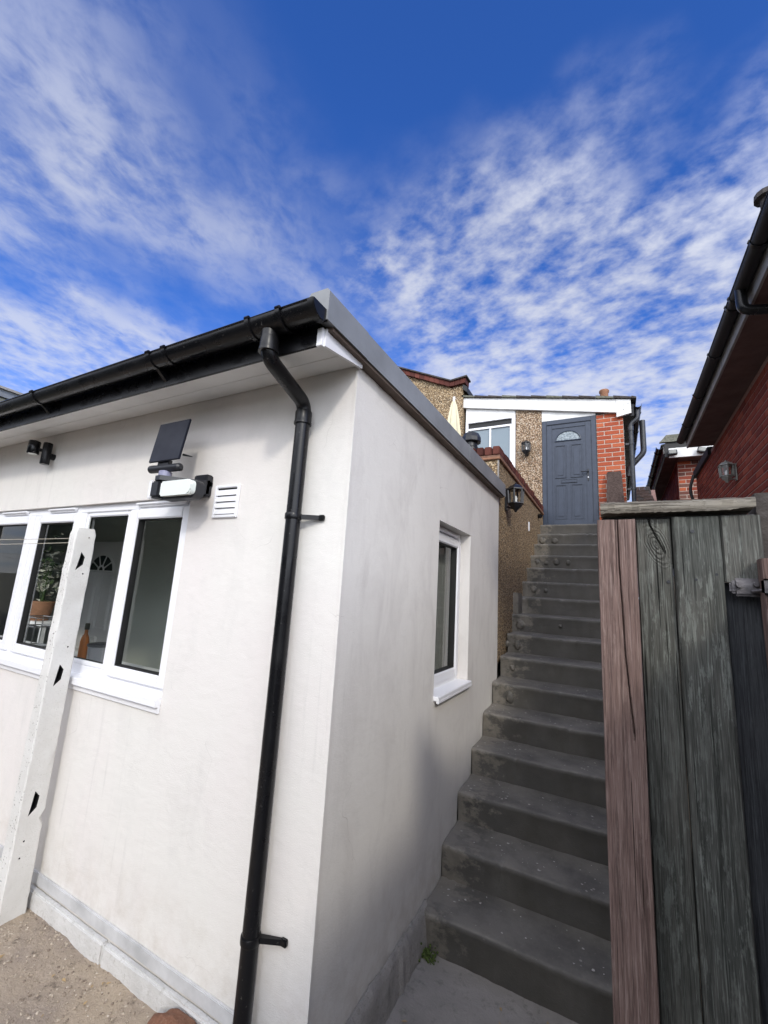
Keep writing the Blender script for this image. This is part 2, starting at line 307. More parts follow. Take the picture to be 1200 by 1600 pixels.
M_SOFD = simple('brown_soffit', (0.13, 0.08, 0.07), 0.8, nsc=5, namt=0.25)
M_DPIPE = simple('grey_black_pipe', (0.035, 0.038, 0.045), 0.45, nsc=15, namt=0.4)
M_CREAM = simple('cream_canvas', (0.72, 0.66, 0.46), 0.85, nsc=12, namt=0.12, bump=(200, 0.3, 0.002))
M_LANTB = simple('black_lantern', (0.012, 0.012, 0.014), 0.35, nsc=30)
M_LANTG = simple('verdigris_lantern', (0.26, 0.265, 0.24), 0.6, nsc=50, namt=0.4)
M_LENS = simple('frosted_lens', (0.70, 0.74, 0.70), 0.22)
M_PANEL = simple('solar_cell', (0.008, 0.010, 0.020), 0.45, 0.3, nsc=6)
M_METAL = simple('worn_zinc', (0.16, 0.15, 0.155), 0.42, metallic=0.7, nsc=40, namt=0.5, bump=(60, 0.4, 0.004))
M_STEEL = simple('steel', (0.45, 0.45, 0.46), 0.3, metallic=0.9)
M_INT = simple('interior_paint', (0.50, 0.53, 0.50), 0.7)
M_INTF = simple('interior_floor', (0.55, 0.52, 0.47), 0.5)
M_IDOOR = simple('interior_white_door', (0.82, 0.82, 0.84), 0.4)
M_WIRE = simple('line_wire', (0.42, 0.38, 0.30), 0.5)
M_MOSS = simple('moss', (0.075, 0.11, 0.02), 0.95, nsc=60, namt=0.6)
M_ORANGE = simple('orange_liquid', (0.42, 0.15, 0.045), 0.3)
M_CURT = simple('grey_blind', (0.22, 0.22, 0.21), 0.7)
M_LEAF = simple('leaf_green', (0.07, 0.12, 0.04), 0.6); M_PETAL = simple('pale_leaf', (0.62, 0.62, 0.55), 0.7)
M_GREYLENS = simple('grey_sensor', (0.24, 0.24, 0.34), 0.3)

# ------------------------------------------------------------------ mesh helpers
def box(bm, x0, x1, y0, y1, z0, z1, bev=0.0):
    b = bmesh.new() if bev else bm
    vs = [b.verts.new(p) for p in ((x0, y0, z0), (x1, y0, z0), (x1, y1, z0), (x0, y1, z0), (x0, y0, z1), (x1, y0, z1), (x1, y1, z1), (x0, y1, z1))]
    for f in ((0, 3, 2, 1), (4, 5, 6, 7), (0, 1, 5, 4), (1, 2, 6, 5), (2, 3, 7, 6), (3, 0, 4, 7)): b.faces.new([vs[i] for i in f])
    if bev:
        bmesh.ops.bevel(b, geom=b.edges[:], offset=bev, segments=2, affect='EDGES')
        merge(bm, b)
    return bm
def merge(dst, src, mat=None):
    mp = {}
    for v_ in src.verts: mp[v_] = dst.verts.new(mat @ v_.co if mat else v_.co)
    for f in src.faces:
        try: dst.faces.new([mp[v_] for v_ in f.verts])
        except ValueError: pass
    src.free()
def prism(bm, pts, d, closed=True):
    """extrude a list of 3D points (planar, ordered) by vector d"""
    d = Vector(d); a = [bm.verts.new(p) for p in pts]; b = [bm.verts.new(Vector(p)+d) for p in pts]; n = len(pts)
    bm.faces.new(a); bm.faces.new(b[::-1])
    for i in range(n): bm.faces.new((a[i], b[i], b[(i+1) % n], a[(i+1) % n]))
    return bm
def tube(bm, path, r, seg=16, caps=True):
    path = [Vector(p) for p in path]; rs = r if isinstance(r, (list, tuple)) else [r]*len(path); rings = []
    t0 = (path[1]-path[0]).normalized(); up = Vector((0, 0, 1)) if abs(t0.z) < 0.9 else Vector((0, 1, 0))
    n = t0.cross(up).normalized()
    for i, p in enumerate(path):
        if i == 0: t = path[1]-path[0]
        elif i == len(path)-1: t = path[-1]-path[-2]
        else: t = (path[i+1]-p).normalized()+(p-path[i-1]).normalized()
        t.normalize(); n = (n-t*n.dot(t)).normalized(); b = t.cross(n)
        rings.append([bm.verts.new(p+(n*math.cos(a)+b*math.sin(a))*rs[i]) for a in [2*math.pi*k/seg for k in range(seg)]])
    for a, b in zip(rings, rings[1:]):
        for k in range(seg): bm.faces.new((a[k], a[(k+1) % seg], b[(k+1) % seg], b[k]))
    if caps: bm.faces.new(rings[0][::-1]); bm.faces.new(rings[-1])
    return bm
def bend(pts, rad, n=6):
    out = [Vector(pts[0])]
    for a, b, c in zip(pts, pts[1:], pts[2:]):
        a, b, c = Vector(a), Vector(b), Vector(c); d1 = (a-b).normalized(); d2 = (c-b).normalized()
        p, q = b+d1*rad, b+d2*rad
        for i in range(n+1):
            t = i/n; out.append((1-t)**2*p+2*t*(1-t)*b+t*t*q)
    out.append(Vector(pts[-1])); return out
def lathe(bm, c, prof, seg=16, ang0=0.0):
    c = Vector(c); rings = [[bm.verts.new(c+Vector((r*math.cos(ang0+2*math.pi*k/seg), r*math.sin(ang0+2*math.pi*k/seg), z))) for k in range(seg)] for r, z in prof]
    for a, b in zip(rings, rings[1:]):
        for k in range(seg): bm.faces.new((a[k], a[(k+1) % seg], b[(k+1) % seg], b[k]))
    bm.faces.new(rings[0][::-1]); bm.faces.new(rings[-1]); return bm
def half_gutter(bm, p0, p1, out, r, th=0.004, seg=14, lip=True):
    """half-round channel from p0 to p1 (rim centre), 'out' = horizontal unit vector across"""
    p0, p1, out = Vector(p0), Vector(p1), Vector(out); prof = []
    for i in range(seg+1):
        a = math.pi*i/seg; prof.append(out*(-math.cos(a)*r)+Vector((0, 0, -math.sin(a)*r)))
    for i in range(seg, -1, -1):
        a = math.pi*i/seg; prof.append(out*(-math.cos(a)*(r-th))+Vector((0, 0, -math.sin(a)*(r-th)+0.0)))
    prism(bm, [p0+q for q in prof], p1-p0); return bm
def strap(bm, c, along, out, r, w=0.02, th=0.006, seg=14):
    along = Vector(along).normalized(); half_gutter(bm, Vector(c)-along*w/2, Vector(c)+along*w/2, out, r+th, th-0.0005, seg)

ORG = {}
def wl(o):
    return ORG.get(o.name, Vector((0, 0, 0)))
def fin(o, smooth):
    me = o.data
    if smooth:
        me.shade_smooth()
        try: me.set_sharp_from_angle(angle=R(smooth if smooth is not True else 35))
        except Exception: pass
def part(name, bm, mat, parent=None, smooth=False, label=None, kind=None, at=None):
    bmesh.ops.recalc_face_normals(bm, faces=bm.faces[:])
    org = wl(parent) if parent else Vector(at or (0, 0, 0))
    bmesh.ops.translate(bm, verts=bm.verts[:], vec=-org)
    me = bpy.data.meshes.new(name); bm.to_mesh(me); bm.free()
    me.materials.append(mat); o = bpy.data.objects.new(name, me); COL.objects.link(o)
    if parent: o.parent = parent
    else: o.location = org
    ORG[o.name] = org
    fin(o, smooth)
    if label: o['label'] = label
    if kind: o['kind'] = kind
    return o
def thing(name, label, cat, loc=(0, 0, 0), group=None):
    o = bpy.data.objects.new(name, None); COL.objects.link(o); o.location = loc; o.empty_display_size = 0.1
    o['label'] = label; o['category'] = cat
    if group: o['group'] = group
    ORG[o.name] = Vector(loc); return o
def tag(o, label, cat, group=None):
    o['label'] = label; o['category'] = cat
    if group: o['group'] = group
    return o
def copy_tree(o, parent=None, skip=()):
    c = o.copy(); COL.objects.link(c)
    if parent: c.parent = parent
    ORG[c.name] = wl(o)
    for ch in list(o.children): copy_tree(ch, c)
    return c
def inst(name, mesh, loc, parent, rot=None):
    o = bpy.data.objects.new(name, mesh); COL.objects.link(o); o.parent = parent; o.location = Vector(loc)-wl(parent)
    if rot: o.rotation_euler = rot
    return o
def B(): return bmesh.new()
def frame_boxes(bm, a0, a1, z0, z1, w, plane, d0, d1, bev=0.004):
    """rectangular frame with members of width w; plane 'x' = lies in yz, 'y' = lies in xz; d0..d1 depth range"""
    ws = w if isinstance(w, tuple) else (w, w, w, w)   # left,right,bottom,top
    def bx(p0, p1, q0, q1):
        if plane == 'y': box(bm, p0, p1, d0, d1, q0, q1, bev)
        else: box(bm, d0, d1, p0, p1, q0, q1, bev)
    bx(a0, a0+ws[0], z0, z1); bx(a1-ws[1], a1, z0, z1)
    bx(a0+ws[0]-0.001, a1-ws[1]+0.001, z0, z0+ws[2]); bx(a0+ws[0]-0.001, a1-ws[1]+0.001, z1-ws[3], z1)
    return bm

# ------------------------------------------------------------------ the ground
ZP = -1.94
bm = B(); bmesh.ops.create_grid(bm, x_segments=2, y_segments=2, size=400); bmesh.ops.translate(bm, verts=bm.verts[:], vec=(0, 0, -2.06))
part('ground', bm, M_GROUND, kind='structure')
def height_grid(x0, x1, y0, y1, nx, ny, fn, zb):
    bm = B(); g = []
    for j in range(ny+1):
        g.append([bm.verts.new((x0+(x1-x0)*i/nx, y0+(y1-y0)*j/ny, fn(x0+(x1-x0)*i/nx, y0+(y1-y0)*j/ny))) for i in range(nx+1)])
    for j in range(ny):
        for i in range(nx): bm.faces.new((g[j][i], g[j][i+1], g[j+1][i+1], g[j+1][i]))
    bd = [g[0][i] for i in range(nx+1)]+[g[j][nx] for j in range(1, ny+1)]+[g[ny][i] for i in range(nx-1, -1, -1)]+[g[j][0] for j in range(ny-1, 0, -1)]
    lo = [bm.verts.new((q.co.x, q.co.y, zb)) for q in bd]; n = len(bd)
    for i in range(n): bm.faces.new((bd[i], lo[i], lo[(i+1) % n], bd[(i+1) % n]))
    return bm
part('path', height_grid(0.004, 1.9, -3.4, 1.09, 90, 200, lambda x, y: ZP+0.006*noise.noise((x*3, y*3, 0))+0.002*noise.noise((x*20, y*20, 4)) + 0.02*max(0, 0.12-x)/0.12, -2.05), M_PATH, kind='structure', smooth=True)
def soil_z(x, y):
    return -1.795+0.02*noise.noise((x*2.5, y*2.5, 1))+0.008*noise.noise((x*12, y*12, 2))+0.004*noise.noise((x*40, y*40, 2)) - 0.03*max(0, (x+0.45)/0.45)
part('soil', height_grid(-7.0, 0.0, -3.4, -0.004, 420, 210, soil_z, -2.05), M_SOIL, kind='structure', smooth=True)
bm = B()
for i in range(3600):
    x = random.uniform(-2.6, -0.1); y = -0.04-abs(random.gauss(0, 0.35)); r = random.choice((0.0015, 0.0015, 0.002, 0.002, 0.003, 0.004, 0.006))
    z = soil_z(x, y); ic = bmesh.new(); bmesh.ops.create_icosphere(ic, subdivisions=1, radius=r)
    for q in ic.verts: q.co = Vector((q.co.x*random.uniform(0.7, 1.6), q.co.y*random.uniform(0.7, 1.5), q.co.z*random.uniform(0.4, 0.9)))
    merge(bm, ic, Matrix.Translation((x, y, z+r*0.2)) @ Matrix.Rotation(random.uniform(0, 6.3), 4, 'Z'))
g = part('gravel', bm, M_PEB, kind='stuff'); g['label'] = 'loose pale pebbles and grit scattered over the dry soil'; g['category'] = 'gravel'
bm = B(); bmesh.ops.create_icosphere(bm, subdivisions=4, radius=1)
for q in bm.verts:
    d = q.co.copy(); k = 1+0.22*noise.noise(d*1.6)+0.07*noise.noise(d*5)+0.03*noise.noise(d*13); q.co = Vector((d.x*0.12*k, d.y*0.075*k, max(d.z, -0.5)*0.07*k))
bmesh.ops.translate(bm, verts=bm.verts[:], vec=(-0.535, -0.12, -1.745))
tag(part('rock', bm, M_ROCK, smooth=True, at=(-0.535, -0.12, -1.745)), 'rounded brown rock lying on the soil against the white wall base', 'rock')

# upper terrace behind the rendered building and under the upper house
bm = B(); box(bm, -6.9, -0.17, 2.86, 6.06, -2.0, 1.20); part('terrace', bm, M_PATH, kind='structure')
bm = B(); box(bm, 1.36, 2.29, 1.2, 8.2, -2.0, 0.15); part('side_yard', bm, M_PATH, kind='structure')

# ------------------------------------------------------------------ white rendered building
BLD = thing('rendered_building', 'single storey white rendered outbuilding with a flat roof and black gutter, left of the steps', 'building', (0, 0, ZP))
XL = -7.0; ZT = 1.045
WX0, WX1, WZ0, WZ1 = -3.95, -1.05, -0.60, 0.47        # front window opening
bm = B(); box(bm, XL, WX0, 0, 0.2, -1.95, ZT+0.06); box(bm, WX1, 0, 0, 0.2, -1.95, ZT+0.06)
box(bm, WX0, WX1, 0, 0.2, WZ1, ZT+0.06); box(bm, WX0, WX1, 0, 0.2, -1.95, WZ0)
part('front_wall', bm, MW, BLD)
SY0, SY1, SZ0, SZ1 = 1.147, 1.866, -0.655, 0.512        # side window opening
YE = 2.83
bm = B(); XI = -0.2
box(bm, XI, 0, 0.2, SY0, -1.95, ZT+0.06); box(bm, XI, 0, SY1, YE, -1.95, ZT+0.06)
box(bm, XI, 0, SY0, SY1, SZ1, ZT+0.06); box(bm, XI, 0, SY0, SY1, -1.95, SZ0)
box(bm, -0.0005, 0.003, 0.001, 0.2, -1.95, ZT+0.06)
part('side_wall', bm, MS, BLD)
bm = B(); box(bm, XL, XI, YE-0.2, YE, -1.95, ZT+0.06); box(bm, XL, XL+0.2, 0.2, YE-0.2, -1.95, ZT+0.06); part('rear_wall', bm, MS, BLD)
# corner bead, slightly wavy
bm = B(); zz = [-1.72+i*0.05 for i in range(int((ZT+1.72)/0.05)+1)]
prev = None
for z in zz:
    w = 0.0015*noise.noise((0, 0, z*9)); ring = [bm.verts.new(p) for p in ((-0.010, 0.001, z), (-0.006, -0.004-w, z), (0.0065+w, -0.004, z), (0.0065, 0.006, z))]
    if prev:
        for k in range(3): bm.faces.new((prev[k], prev[k+1], ring[k+1], ring[k]))
    prev = ring
part('corner_bead', bm, MW, BLD)
# room inside
bm = B(); box(bm, -6.7, XI, 0.2, 2.6, -1.7, -1.6); part('room_floor', bm, M_INTF, BLD)
bm = B(); box(bm, -6.7, XI-0.002, 1.52, 1.60, -1.598, 1.03); box(bm, -6.7, XI-0.002, 0.205, 2.6, 1.03, 1.06); part('room_wall', bm, M_INT, BLD)
# inner door
DX, DY = -4.50, 1.515
bm = B(); box(bm, DX-0.45, DX+0.45, DY-0.03, DY, -1.6, 0.42, 0.004); frame = part('inner_door', bm, M_IDOOR, BLD, label='white panelled door with a sunburst fanlight, seen through the window')
bm = B()
for (a, b, c, d) in ((-0.31, -0.05, -0.62, 0.0), (0.05, 0.31, -0.62, 0.0), (-0.31, -0.05, -1.4, -0.85), (0.05, 0.31, -1.4, -0.85), (-0.16, 0.16, -0.78, -0.70)):
    frame_boxes(bm, DX+a, DX+b, c, d, 0.026, 'y', DY-0.052, DY-0.028, 0.008)
    box(bm, DX+a+0.045, DX+b-0.045, DY-0.04, DY-0.028, c+0.045, d-0.045, 0.004) if d-c > 0.2 else None
part('door_panel', bm, M_IDOOR, frame)
bm = B(); arc = [(DX+0.25*math.cos(math.pi*i/16), DY-0.034, 0.06+0.19*math.sin(math.pi*i/16)) for i in range(17)]; prism(bm, arc, (0, 0.003, 0)); part('fanlight', bm, M_SEAL, frame)
bm = B(); tube(bm, [(DX+0.26*math.cos(math.pi*i/16), DY-0.036, 0.06+0.20*math.sin(math.pi*i/16)) for i in range(17)], 0.013, 6); tube(bm, [(DX-0.27, DY-0.036, 0.055), (DX+0.27, DY-0.036, 0.055)], 0.014, 6)
for k in (1, 2, 3, 4): a = math.pi*k/5; tube(bm, [(DX+0.06*math.cos(a), DY-0.036, 0.06+0.05*math.sin(a)), (DX+0.25*math.cos(a), DY-0.036, 0.06+0.19*math.sin(a))], 0.008, 6)
tube(bm, [(DX+0.06*math.cos(math.pi*i/8), DY-0.036, 0.06+0.06*math.sin(math.pi*i/8)) for i in range(9)], 0.012, 6)
part('glazing_bar', bm, M_IDOOR, frame)

# windows -------------------------------------------------
def vent(bm, a0, a1, z, plane, d):
    if plane == 'y':
        box(bm, a0, a1, d-0.030, d, z, z+0.014, 0.004); box(bm, a0+0.01, a1-0.01, d-0.018, d, z-0.010, z+0.002, 0.002)
    else:
        box(bm, d, d+0.030, a0, a1, z, z+0.014, 0.004)
FW = part('window', frame_boxes(B(), WX0, WX1+0.002, WZ0-0.0, WZ1+0.0, (0.04, 0.022, 0.055, 0.05), 'y', 0.030, 0.095), M_UPVC, BLD, label='long white plastic window with four lights in the front wall')
bm = B()
for xm in (-2.81, -2.15, -1.60): bm = B(); box(bm, xm-0.045 if xm != -2.81 else xm-0.03, xm+(0.03 if xm == -2.81 else 0.0), 0.0305, 0.0945, WZ0+0.054, WZ1-0.049, 0.003); part('mullion', bm, M_UPVC, FW)
def sash(x0, x1, z0, z1, fixed=False):
    w = 0.062 if not fixed else 0.03
    y0 = 0.008 if not fixed else 0.036
    s = part('sash', frame_boxes(B(), x0, x1, z0, z1, w, 'y', y0, 0.06, 0.006), M_UPVC, FW)
    part('seal', frame_boxes(B(), x0+w-0.003, x1-w+0.003, z0+w-0.003, z1-w+0.003, 0.008, 'y', y0+0.012, 0.058, 0.0), M_SEAL, FW)
    bm = B(); box(bm, x0+w, x1-w, 0.040, 0.046, z0+w, z1-w); part('pane', bm, M_GLASS, FW)
sash(-1.592, WX1-0.004, WZ0+0.035, WZ1-0.052)
sash(-2.148, -1.648, WZ0+0.052, WZ1-0.050, True)
sash(-2.778, -2.190, WZ0+0.035, WZ1-0.052)
sash(-3.50, -2.842, WZ0+0.035, WZ1-0.052)
bm = B()
for a0, a1 in ((-1.56, -1.09), (-2.62, -2.26), (-3.35, -2.95)): bm = B(); vent(bm, a0, a1, WZ1-0.028, 'y', 0.031); part('trickle_vent', bm, M_UPVC, FW)
bm = B()
prism(bm, [(WX0, -0.035, WZ0-0.040), (WX0, -0.035, WZ0-0.006), (WX0, -0.028, WZ0), (WX0, 0.03, WZ0+0.004), (WX0, 0.03, WZ0-0.030), (WX0, -0.002, WZ0-0.032), (WX0, -0.002, WZ0-0.075), (WX0, -0.012, WZ0-0.075), (WX0, -0.014, WZ0-0.045)], (WX1-WX0, 0, 0))
part('sill', bm, M_UPVC, FW)
# side window
SW = part('window', frame_boxes(B(), SY0+0.001, SY1-0.001, SZ0+0.03, SZ1-0.001, 0.05, 'x', -0.150, -0.085), M_UPVC, BLD, label='narrow white plastic window recessed in the side wall above the steps')
part('sash', frame_boxes(B(), SY0+0.035, SY1-0.035, SZ0+0.065, SZ1-0.055, 0.065, 'x', -0.13, -0.068, 0.007), M_UPVC, SW)
part('seal', frame_boxes(B(), SY0+0.097, SY1-0.097, SZ0+0.127, SZ1-0.117, 0.008, 'x', -0.13, -0.08, 0.0), M_SEAL, SW)
bm = B(); box(bm, -0.112, -0.106, SY0+0.10, SY1-0.10, SZ0+0.13, SZ1-0.12); part('pane', bm, M_GLASS, SW)
bm = B(); vent(bm, SY0+0.10, SY1-0.12, SZ1-0.045, 'x', -0.086); part('trickle_vent', bm, M_UPVC, SW)
bm = B(); box(bm, -0.10, 0.035, SY0+0.001, SY1-0.001, SZ0+0.006, SZ0+0.034, 0.004); box(bm, 0.018, 0.036, SY0+0.001, SY1-0.001, SZ0-0.008, SZ0+0.010, 0.003)
part('sill', bm, M_UPVC, SW)
for i in range(9):
    bm = B(); y0 = SY0+0.02+i*0.085; box(bm, -0.20, -0.192, y0, y0+0.07, SZ0+0.08, SZ1-0.06)
    part('blind_slat', bm, M_CURT, SW)

# plinth, base bead
bm = B(); box(bm, XL, -0.001, -0.014, 0.0, -1.70, -1.645, 0.003); part('base_strip', bm, simple('grey_bead', (0.56, 0.56, 0.56), 0.6, nsc=6, namt=0.3), BLD)
bm = None
x = -0.02
while x > -4.6:
    L = random.uniform(0.75, 1.15); bm = B(); b2 = bmesh.new(); box(b2, x-L+0.005, x, -0.036, -0.002, -1.95, -1.712)
    bmesh.ops.bevel(b2, geom=b2.edges[:], offset=0.008, segments=2, affect='EDGES')
    bmesh.ops.subdivide_edges(b2, edges=[e for e in b2.edges if e.calc_length() > 0.1], cuts=12, use_grid_fill=True)
    for q in b2.verts: q.co += 0.003*noise.noise_vector(q.co*9)+0.0025*noise.noise_vector(q.co*38)
    merge(bm, b2); part('plinth_block', bm, M_PLINTH, BLD, smooth=True); x -= L
bm = B(); box(bm, -6.99, x, -0.04, -0.002, -1.95, -1.712); part('plinth_block', bm, M_PLINTH, BLD)
bm = B(); nx = 60
for j in range(nx):
    y0, y1 = 0.0+j*1.12/nx, 0.0+(j+1)*1.12/nx
    f = lambda y: (0.030+0.012*noise.noise((y*6, 1, 0))+0.008*noise.noise((y*24, 1, 0)), -1.745+0.02*noise.noise((y*4, 5, 0))+0.012*noise.noise((y*20, 5, 0)))
    (a0, b0), (a1, b1) = f(y0), f(y1)
    A = [(0.0035, y0, b0+0.016), (a0*0.6, y0, b0), (a0, y0, b0-0.03), (a0+0.015, y0, -1.98)]; Bq = [(0.0035, y1, b1+0.016), (a1*0.6, y1, b1), (a1, y1, b1-0.03), (a1+0.015, y1, -1.98)]
    va = [bm.verts.new(p) for p in A]; vb = [bm.verts.new(p) for p in Bq]
    for k in range(3): bm.faces.new((va[k], va[k+1], vb[k+1], vb[k]))
bmesh.ops.remove_doubles(bm, verts=bm.verts[:], dist=0.0005)
part('rough_footing', bm, M_KERB, BLD, smooth=True)

# eaves: soffit boards, fascia, verge end
def soffit_z(y): return ZT-0.0-(-y)/0.30*0.058
for y0, y1 in ((-0.004, -0.150), (-0.154, -0.288)):
    bm = B(); prism(bm, [(XL, y0, soffit_z(y0)), (XL, y1, soffit_z(y1)), (XL, y1, soffit_z(y1)+0.010), (XL, y0, soffit_z(y0)+0.010)], (-XL+0.012, 0, 0)); part('soffit_board', bm, M_SOFFIT, BLD)
bm = B(); prism(bm, [(XL, -0.004, ZT+0.013), (XL, -0.288, soffit_z(-0.288)+0.013), (XL, -0.288, ZT+0.06), (XL, -0.004, ZT+0.06)], (-XL+0.008, 0, 0)); part('eaves_packing', bm, M_SEAL, BLD)
bm = B(); box(bm, XL, -0.010, -0.300, -0.289, 0.980, 1.135, 0.002); part('fascia', bm, M_BLACK, BLD)
bm = B(); box(bm, -0.0095, 0.018, -0.305, -0.289, 0.975, 1.055, 0.002)
prism(bm, [(0.013, -0.289, 0.977), (0.013, -0.289, 1.056), (0.013, 0.0, 1.056), (0.013, 0.0, 1.028)], (0.014, 0, 0)); part('verge_end', bm, M_UPVC, BLD)
bm = B(); box(bm, XL, -0.0, -0.30, YE, 1.108, 1.15); part('roof', bm, M_ROOF, BLD)
# grey verge trim (several lapped lengths)
def trim(y0, y1, proud):
    bm = B(); x = 0.055+proud
    prism(bm, [(x-0.004, y0, 1.062), (x+0.004, y0, 1.060), (x+0.003, y0, 1.190), (x-0.010, y0, 1.205), (-0.035, y0, 1.205), (-0.050, y0, 1.185), (-0.050, y0, 1.151), (0.004, y0, 1.151), (0.004, y0, 1.075)], (0, y1-y0, 0))
    return bm
part('verge_trim', trim(-0.335, -0.02, 0.003), M_TRIM, BLD); part('verge_trim', trim(-0.019, 1.6, 0.0), M_TRIM, BLD); part('verge_trim', trim(1.601, YE+0.03, 0.003), M_TRIM, BLD)
bm = B(); box(bm, 0.0005, 0.050, -0.28, YE, 1.046, 1.0745); part('verge_underside', bm, simple('brown_board', (0.13, 0.095, 0.075), 0.8, nsc=8), BLD)

# gutter and downpipe
GY, GZ, GR = -0.360, 1.106, 0.055
bm = B(); half_gutter(bm, (XL, GY, GZ), (0.045, GY, GZ), (0, -1, 0), GR); tube(bm, [(XL, GY-GR, GZ), (0.045, GY-GR, GZ)], 0.005, 8)
GUT = part('gutter', bm, M_BLACK, BLD, smooth=30)
bm = B(); pr = [Vector((0.045, GY-math.cos(math.pi*i/14)*(GR+0.004), GZ-math.sin(math.pi*i/14)*(GR+0.004))) for i in range(15)]; prism(bm, pr, (0.008, 0, 0)); strap(bm, (0.035, GY, GZ), (1, 0, 0), (0, -1, 0), GR, 0.028); part('stop_end', bm, M_BLACK, GUT, smooth=30)
bm = B(); strap(bm, (-0.215, GY, GZ), (1, 0, 0), (0, -1, 0), GR, 0.17, 0.004)
for x in (-0.30, -0.13): strap(bm, (x, GY, GZ), (1, 0, 0), (0, -1, 0), GR+0.003, 0.022, 0.008); tube(bm, [(x-0.011, GY-GR-0.004, GZ+0.002), (x+0.011, GY-GR-0.004, GZ+0.002)], 0.010, 8)
lathe(bm, (-0.215, GY, 0), [(0.038, 1.00), (0.038, 1.055)], 20)
part('running_outlet', bm, M_BLACK, GUT, smooth=30)
for x in (-0.86, -0.98, -2.15, -3.45, -4.6): 
    bm = B(); strap(bm, (x, GY, GZ), (1, 0, 0), (0, -1, 0), GR, 0.024, 0.006)
    tube(bm, [(x-0.012, GY-GR-0.003, GZ+0.001), (x+0.012, GY-GR-0.003, GZ+0.001)], 0.010, 8)
    if x not in (-0.86,): prism(bm, [(x-0.010, GY+0.005, GZ-GR-0.004), (x-0.010, -0.3005, GZ-GR-0.045), (x-0.010, -0.3005, GZ-0.01), (x-0.010, GY+GR*0.85, GZ-0.02)], (0.020, 0, 0))
    part('gutter_bracket', bm, M_BLACK, GUT, smooth=30)
PX, PY = -0.245, -0.062
DP = part('downpipe', tube(B(), [(PX, PY, 0.80), (PX, PY, -1.75)], 0.034, 28), M_BLACK, BLD, smooth=50)
bm = B(); pth = bend([(-0.215, GY, 1.03), (-0.215, GY, 0.945), (PX, PY, 0.865), (PX, PY, 0.79)], 0.050, 8); tube(bm, pth, 0.034, 28); part('offset_bend', bm, M_BLACK, DP, smooth=50)
bm = B(); lathe(bm, (-0.215, GY, 0), [(0.0385, 0.965), (0.0395, 0.97), (0.0395, 1.022), (0.0385, 1.027)], 24); lathe(bm, (-0.215, GY, 0), [(0.042, 0.962), (0.042, 0.974)], 24); part('pipe_socket', bm, M_BLACK, DP, smooth=40); bm = B(); lathe(bm, (PX, PY, 0), [(0.0385, 0.765), (0.0395, 0.77), (0.0395, 0.822), (0.037, 0.828)], 24); lathe(bm, (PX, PY, 0), [(0.042, 0.762), (0.042, 0.772)], 24); part('pipe_socket', bm, M_BLACK, DP, smooth=40)
for z in (0.318, -1.33):
    bm = B(); lathe(bm, (PX, PY, 0), [(0.0375, z-0.014), (0.039, z-0.011), (0.039, z+0.011), (0.0375, z+0.014)], 24)
    prism(bm, [(PX+0.030, PY+0.005, z-0.010), (PX+0.118, -0.014, z-0.010), (PX+0.118, -0.002, z-0.010), (PX+0.02, PY+0.025, z-0.010)], (0, 0, 0.020)); box(bm, PX+0.105, PX+0.135, -0.018, -0.0005, z-0.013, z+0.013, 0.004)
    c = part('pipe_clip', bm, M_BLACK, DP, smooth=40)
    bm = B(); tube(bm, [(PX+0.093, -0.024, z), (PX+0.093, -0.021, z)], 0.005, 10); part('screw', bm, M_STEEL, c) if False else bm.free()
# louvred air vent
VX0, VX1, VZ0, VZ1 = -0.848, -0.668, 0.338, 0.515
V = part('wall_vent', frame_boxes(B(), VX0, VX1, VZ0, VZ1, 0.016, 'y', -0.014, 0.001, 0.003), M_UPVC, BLD, label='small white louvred air vent beside the front window')
bm = B(); box(bm, VX0+0.015, VX1-0.015, -0.002, 0.0005, VZ0+0.015, VZ1-0.015); part('vent_back', bm, M_SEAL, V)
for i in range(4):
    z1 = VZ1-0.026-i*0.0335; bm = B()
    prism(bm, [(VX0+0.016, -0.004, z1), (VX0+0.016, -0.009, z1-0.012), (VX0+0.016, -0.014, z1-0.031), (VX0+0.016, -0.011, z1-0.031), (VX0+0.016, -0.003, z1-0.006)], (VX1-VX0-0.032, 0, 0)); part('louvre', bm, M_UPVC, V, smooth=30)

# ------------------------------------------------------------------ things fixed to the front wall
SL = thing('solar_wall_light', 'solar security light with square black panel above a white lens, over the front window', 'security light', (-0.80, 0, 0.5))
LY = -0.165
bm = B(); b2 = bmesh.new(); box(b2, -0.125, 0.125, -0.006, 0.006, -0.118, 0.118, 0.003); merge(bm, b2, Matrix.Translation((-1.055, LY-0.01, 0.735)) @ Matrix.Rotation(R(-8), 4, 'X')); part('solar_panel', bm, M_PANEL, SL)
bm = B(); tube(bm, [(-1.205, LY, 0.590), (-1.195, LY, 0.590), (-0.955, LY, 0.585), (-0.945, LY, 0.585)], [0.012, 0.022, 0.022, 0.012], 14); box(bm, -1.125, -1.03, LY-0.016, LY+0.008, 0.598, 0.628, 0.003)
tube(bm, [(-0.985, LY+0.03, 0.665), (-0.935, LY+0.05, 0.655)], [0.007, 0.002], 8); part('panel_hinge', bm, M_DARKPL, SL, smooth=40)
bm = B(); lathe(bm, (-1.065, LY, 0), [(0.028, 0.536), (0.033, 0.540), (0.033, 0.566), (0.028, 0.569)], 18); part('sensor', bm, M_GREYLENS, SL, smooth=40)
bm = B(); prism(bm, [(-1.100, LY-0.02, 0.512), (-1.085, LY-0.04, 0.512), (-1.04, LY-0.045, 0.512), (-0.885, -0.030, 0.512), (-0.885, -0.002, 0.512), (-0.99, -0.002, 0.512), (-1.09, LY+0.01, 0.512)], (0, 0, 0.025)); box(bm, -0.99, -0.885, -0.045, -0.001, 0.455, 0.575, 0.006)
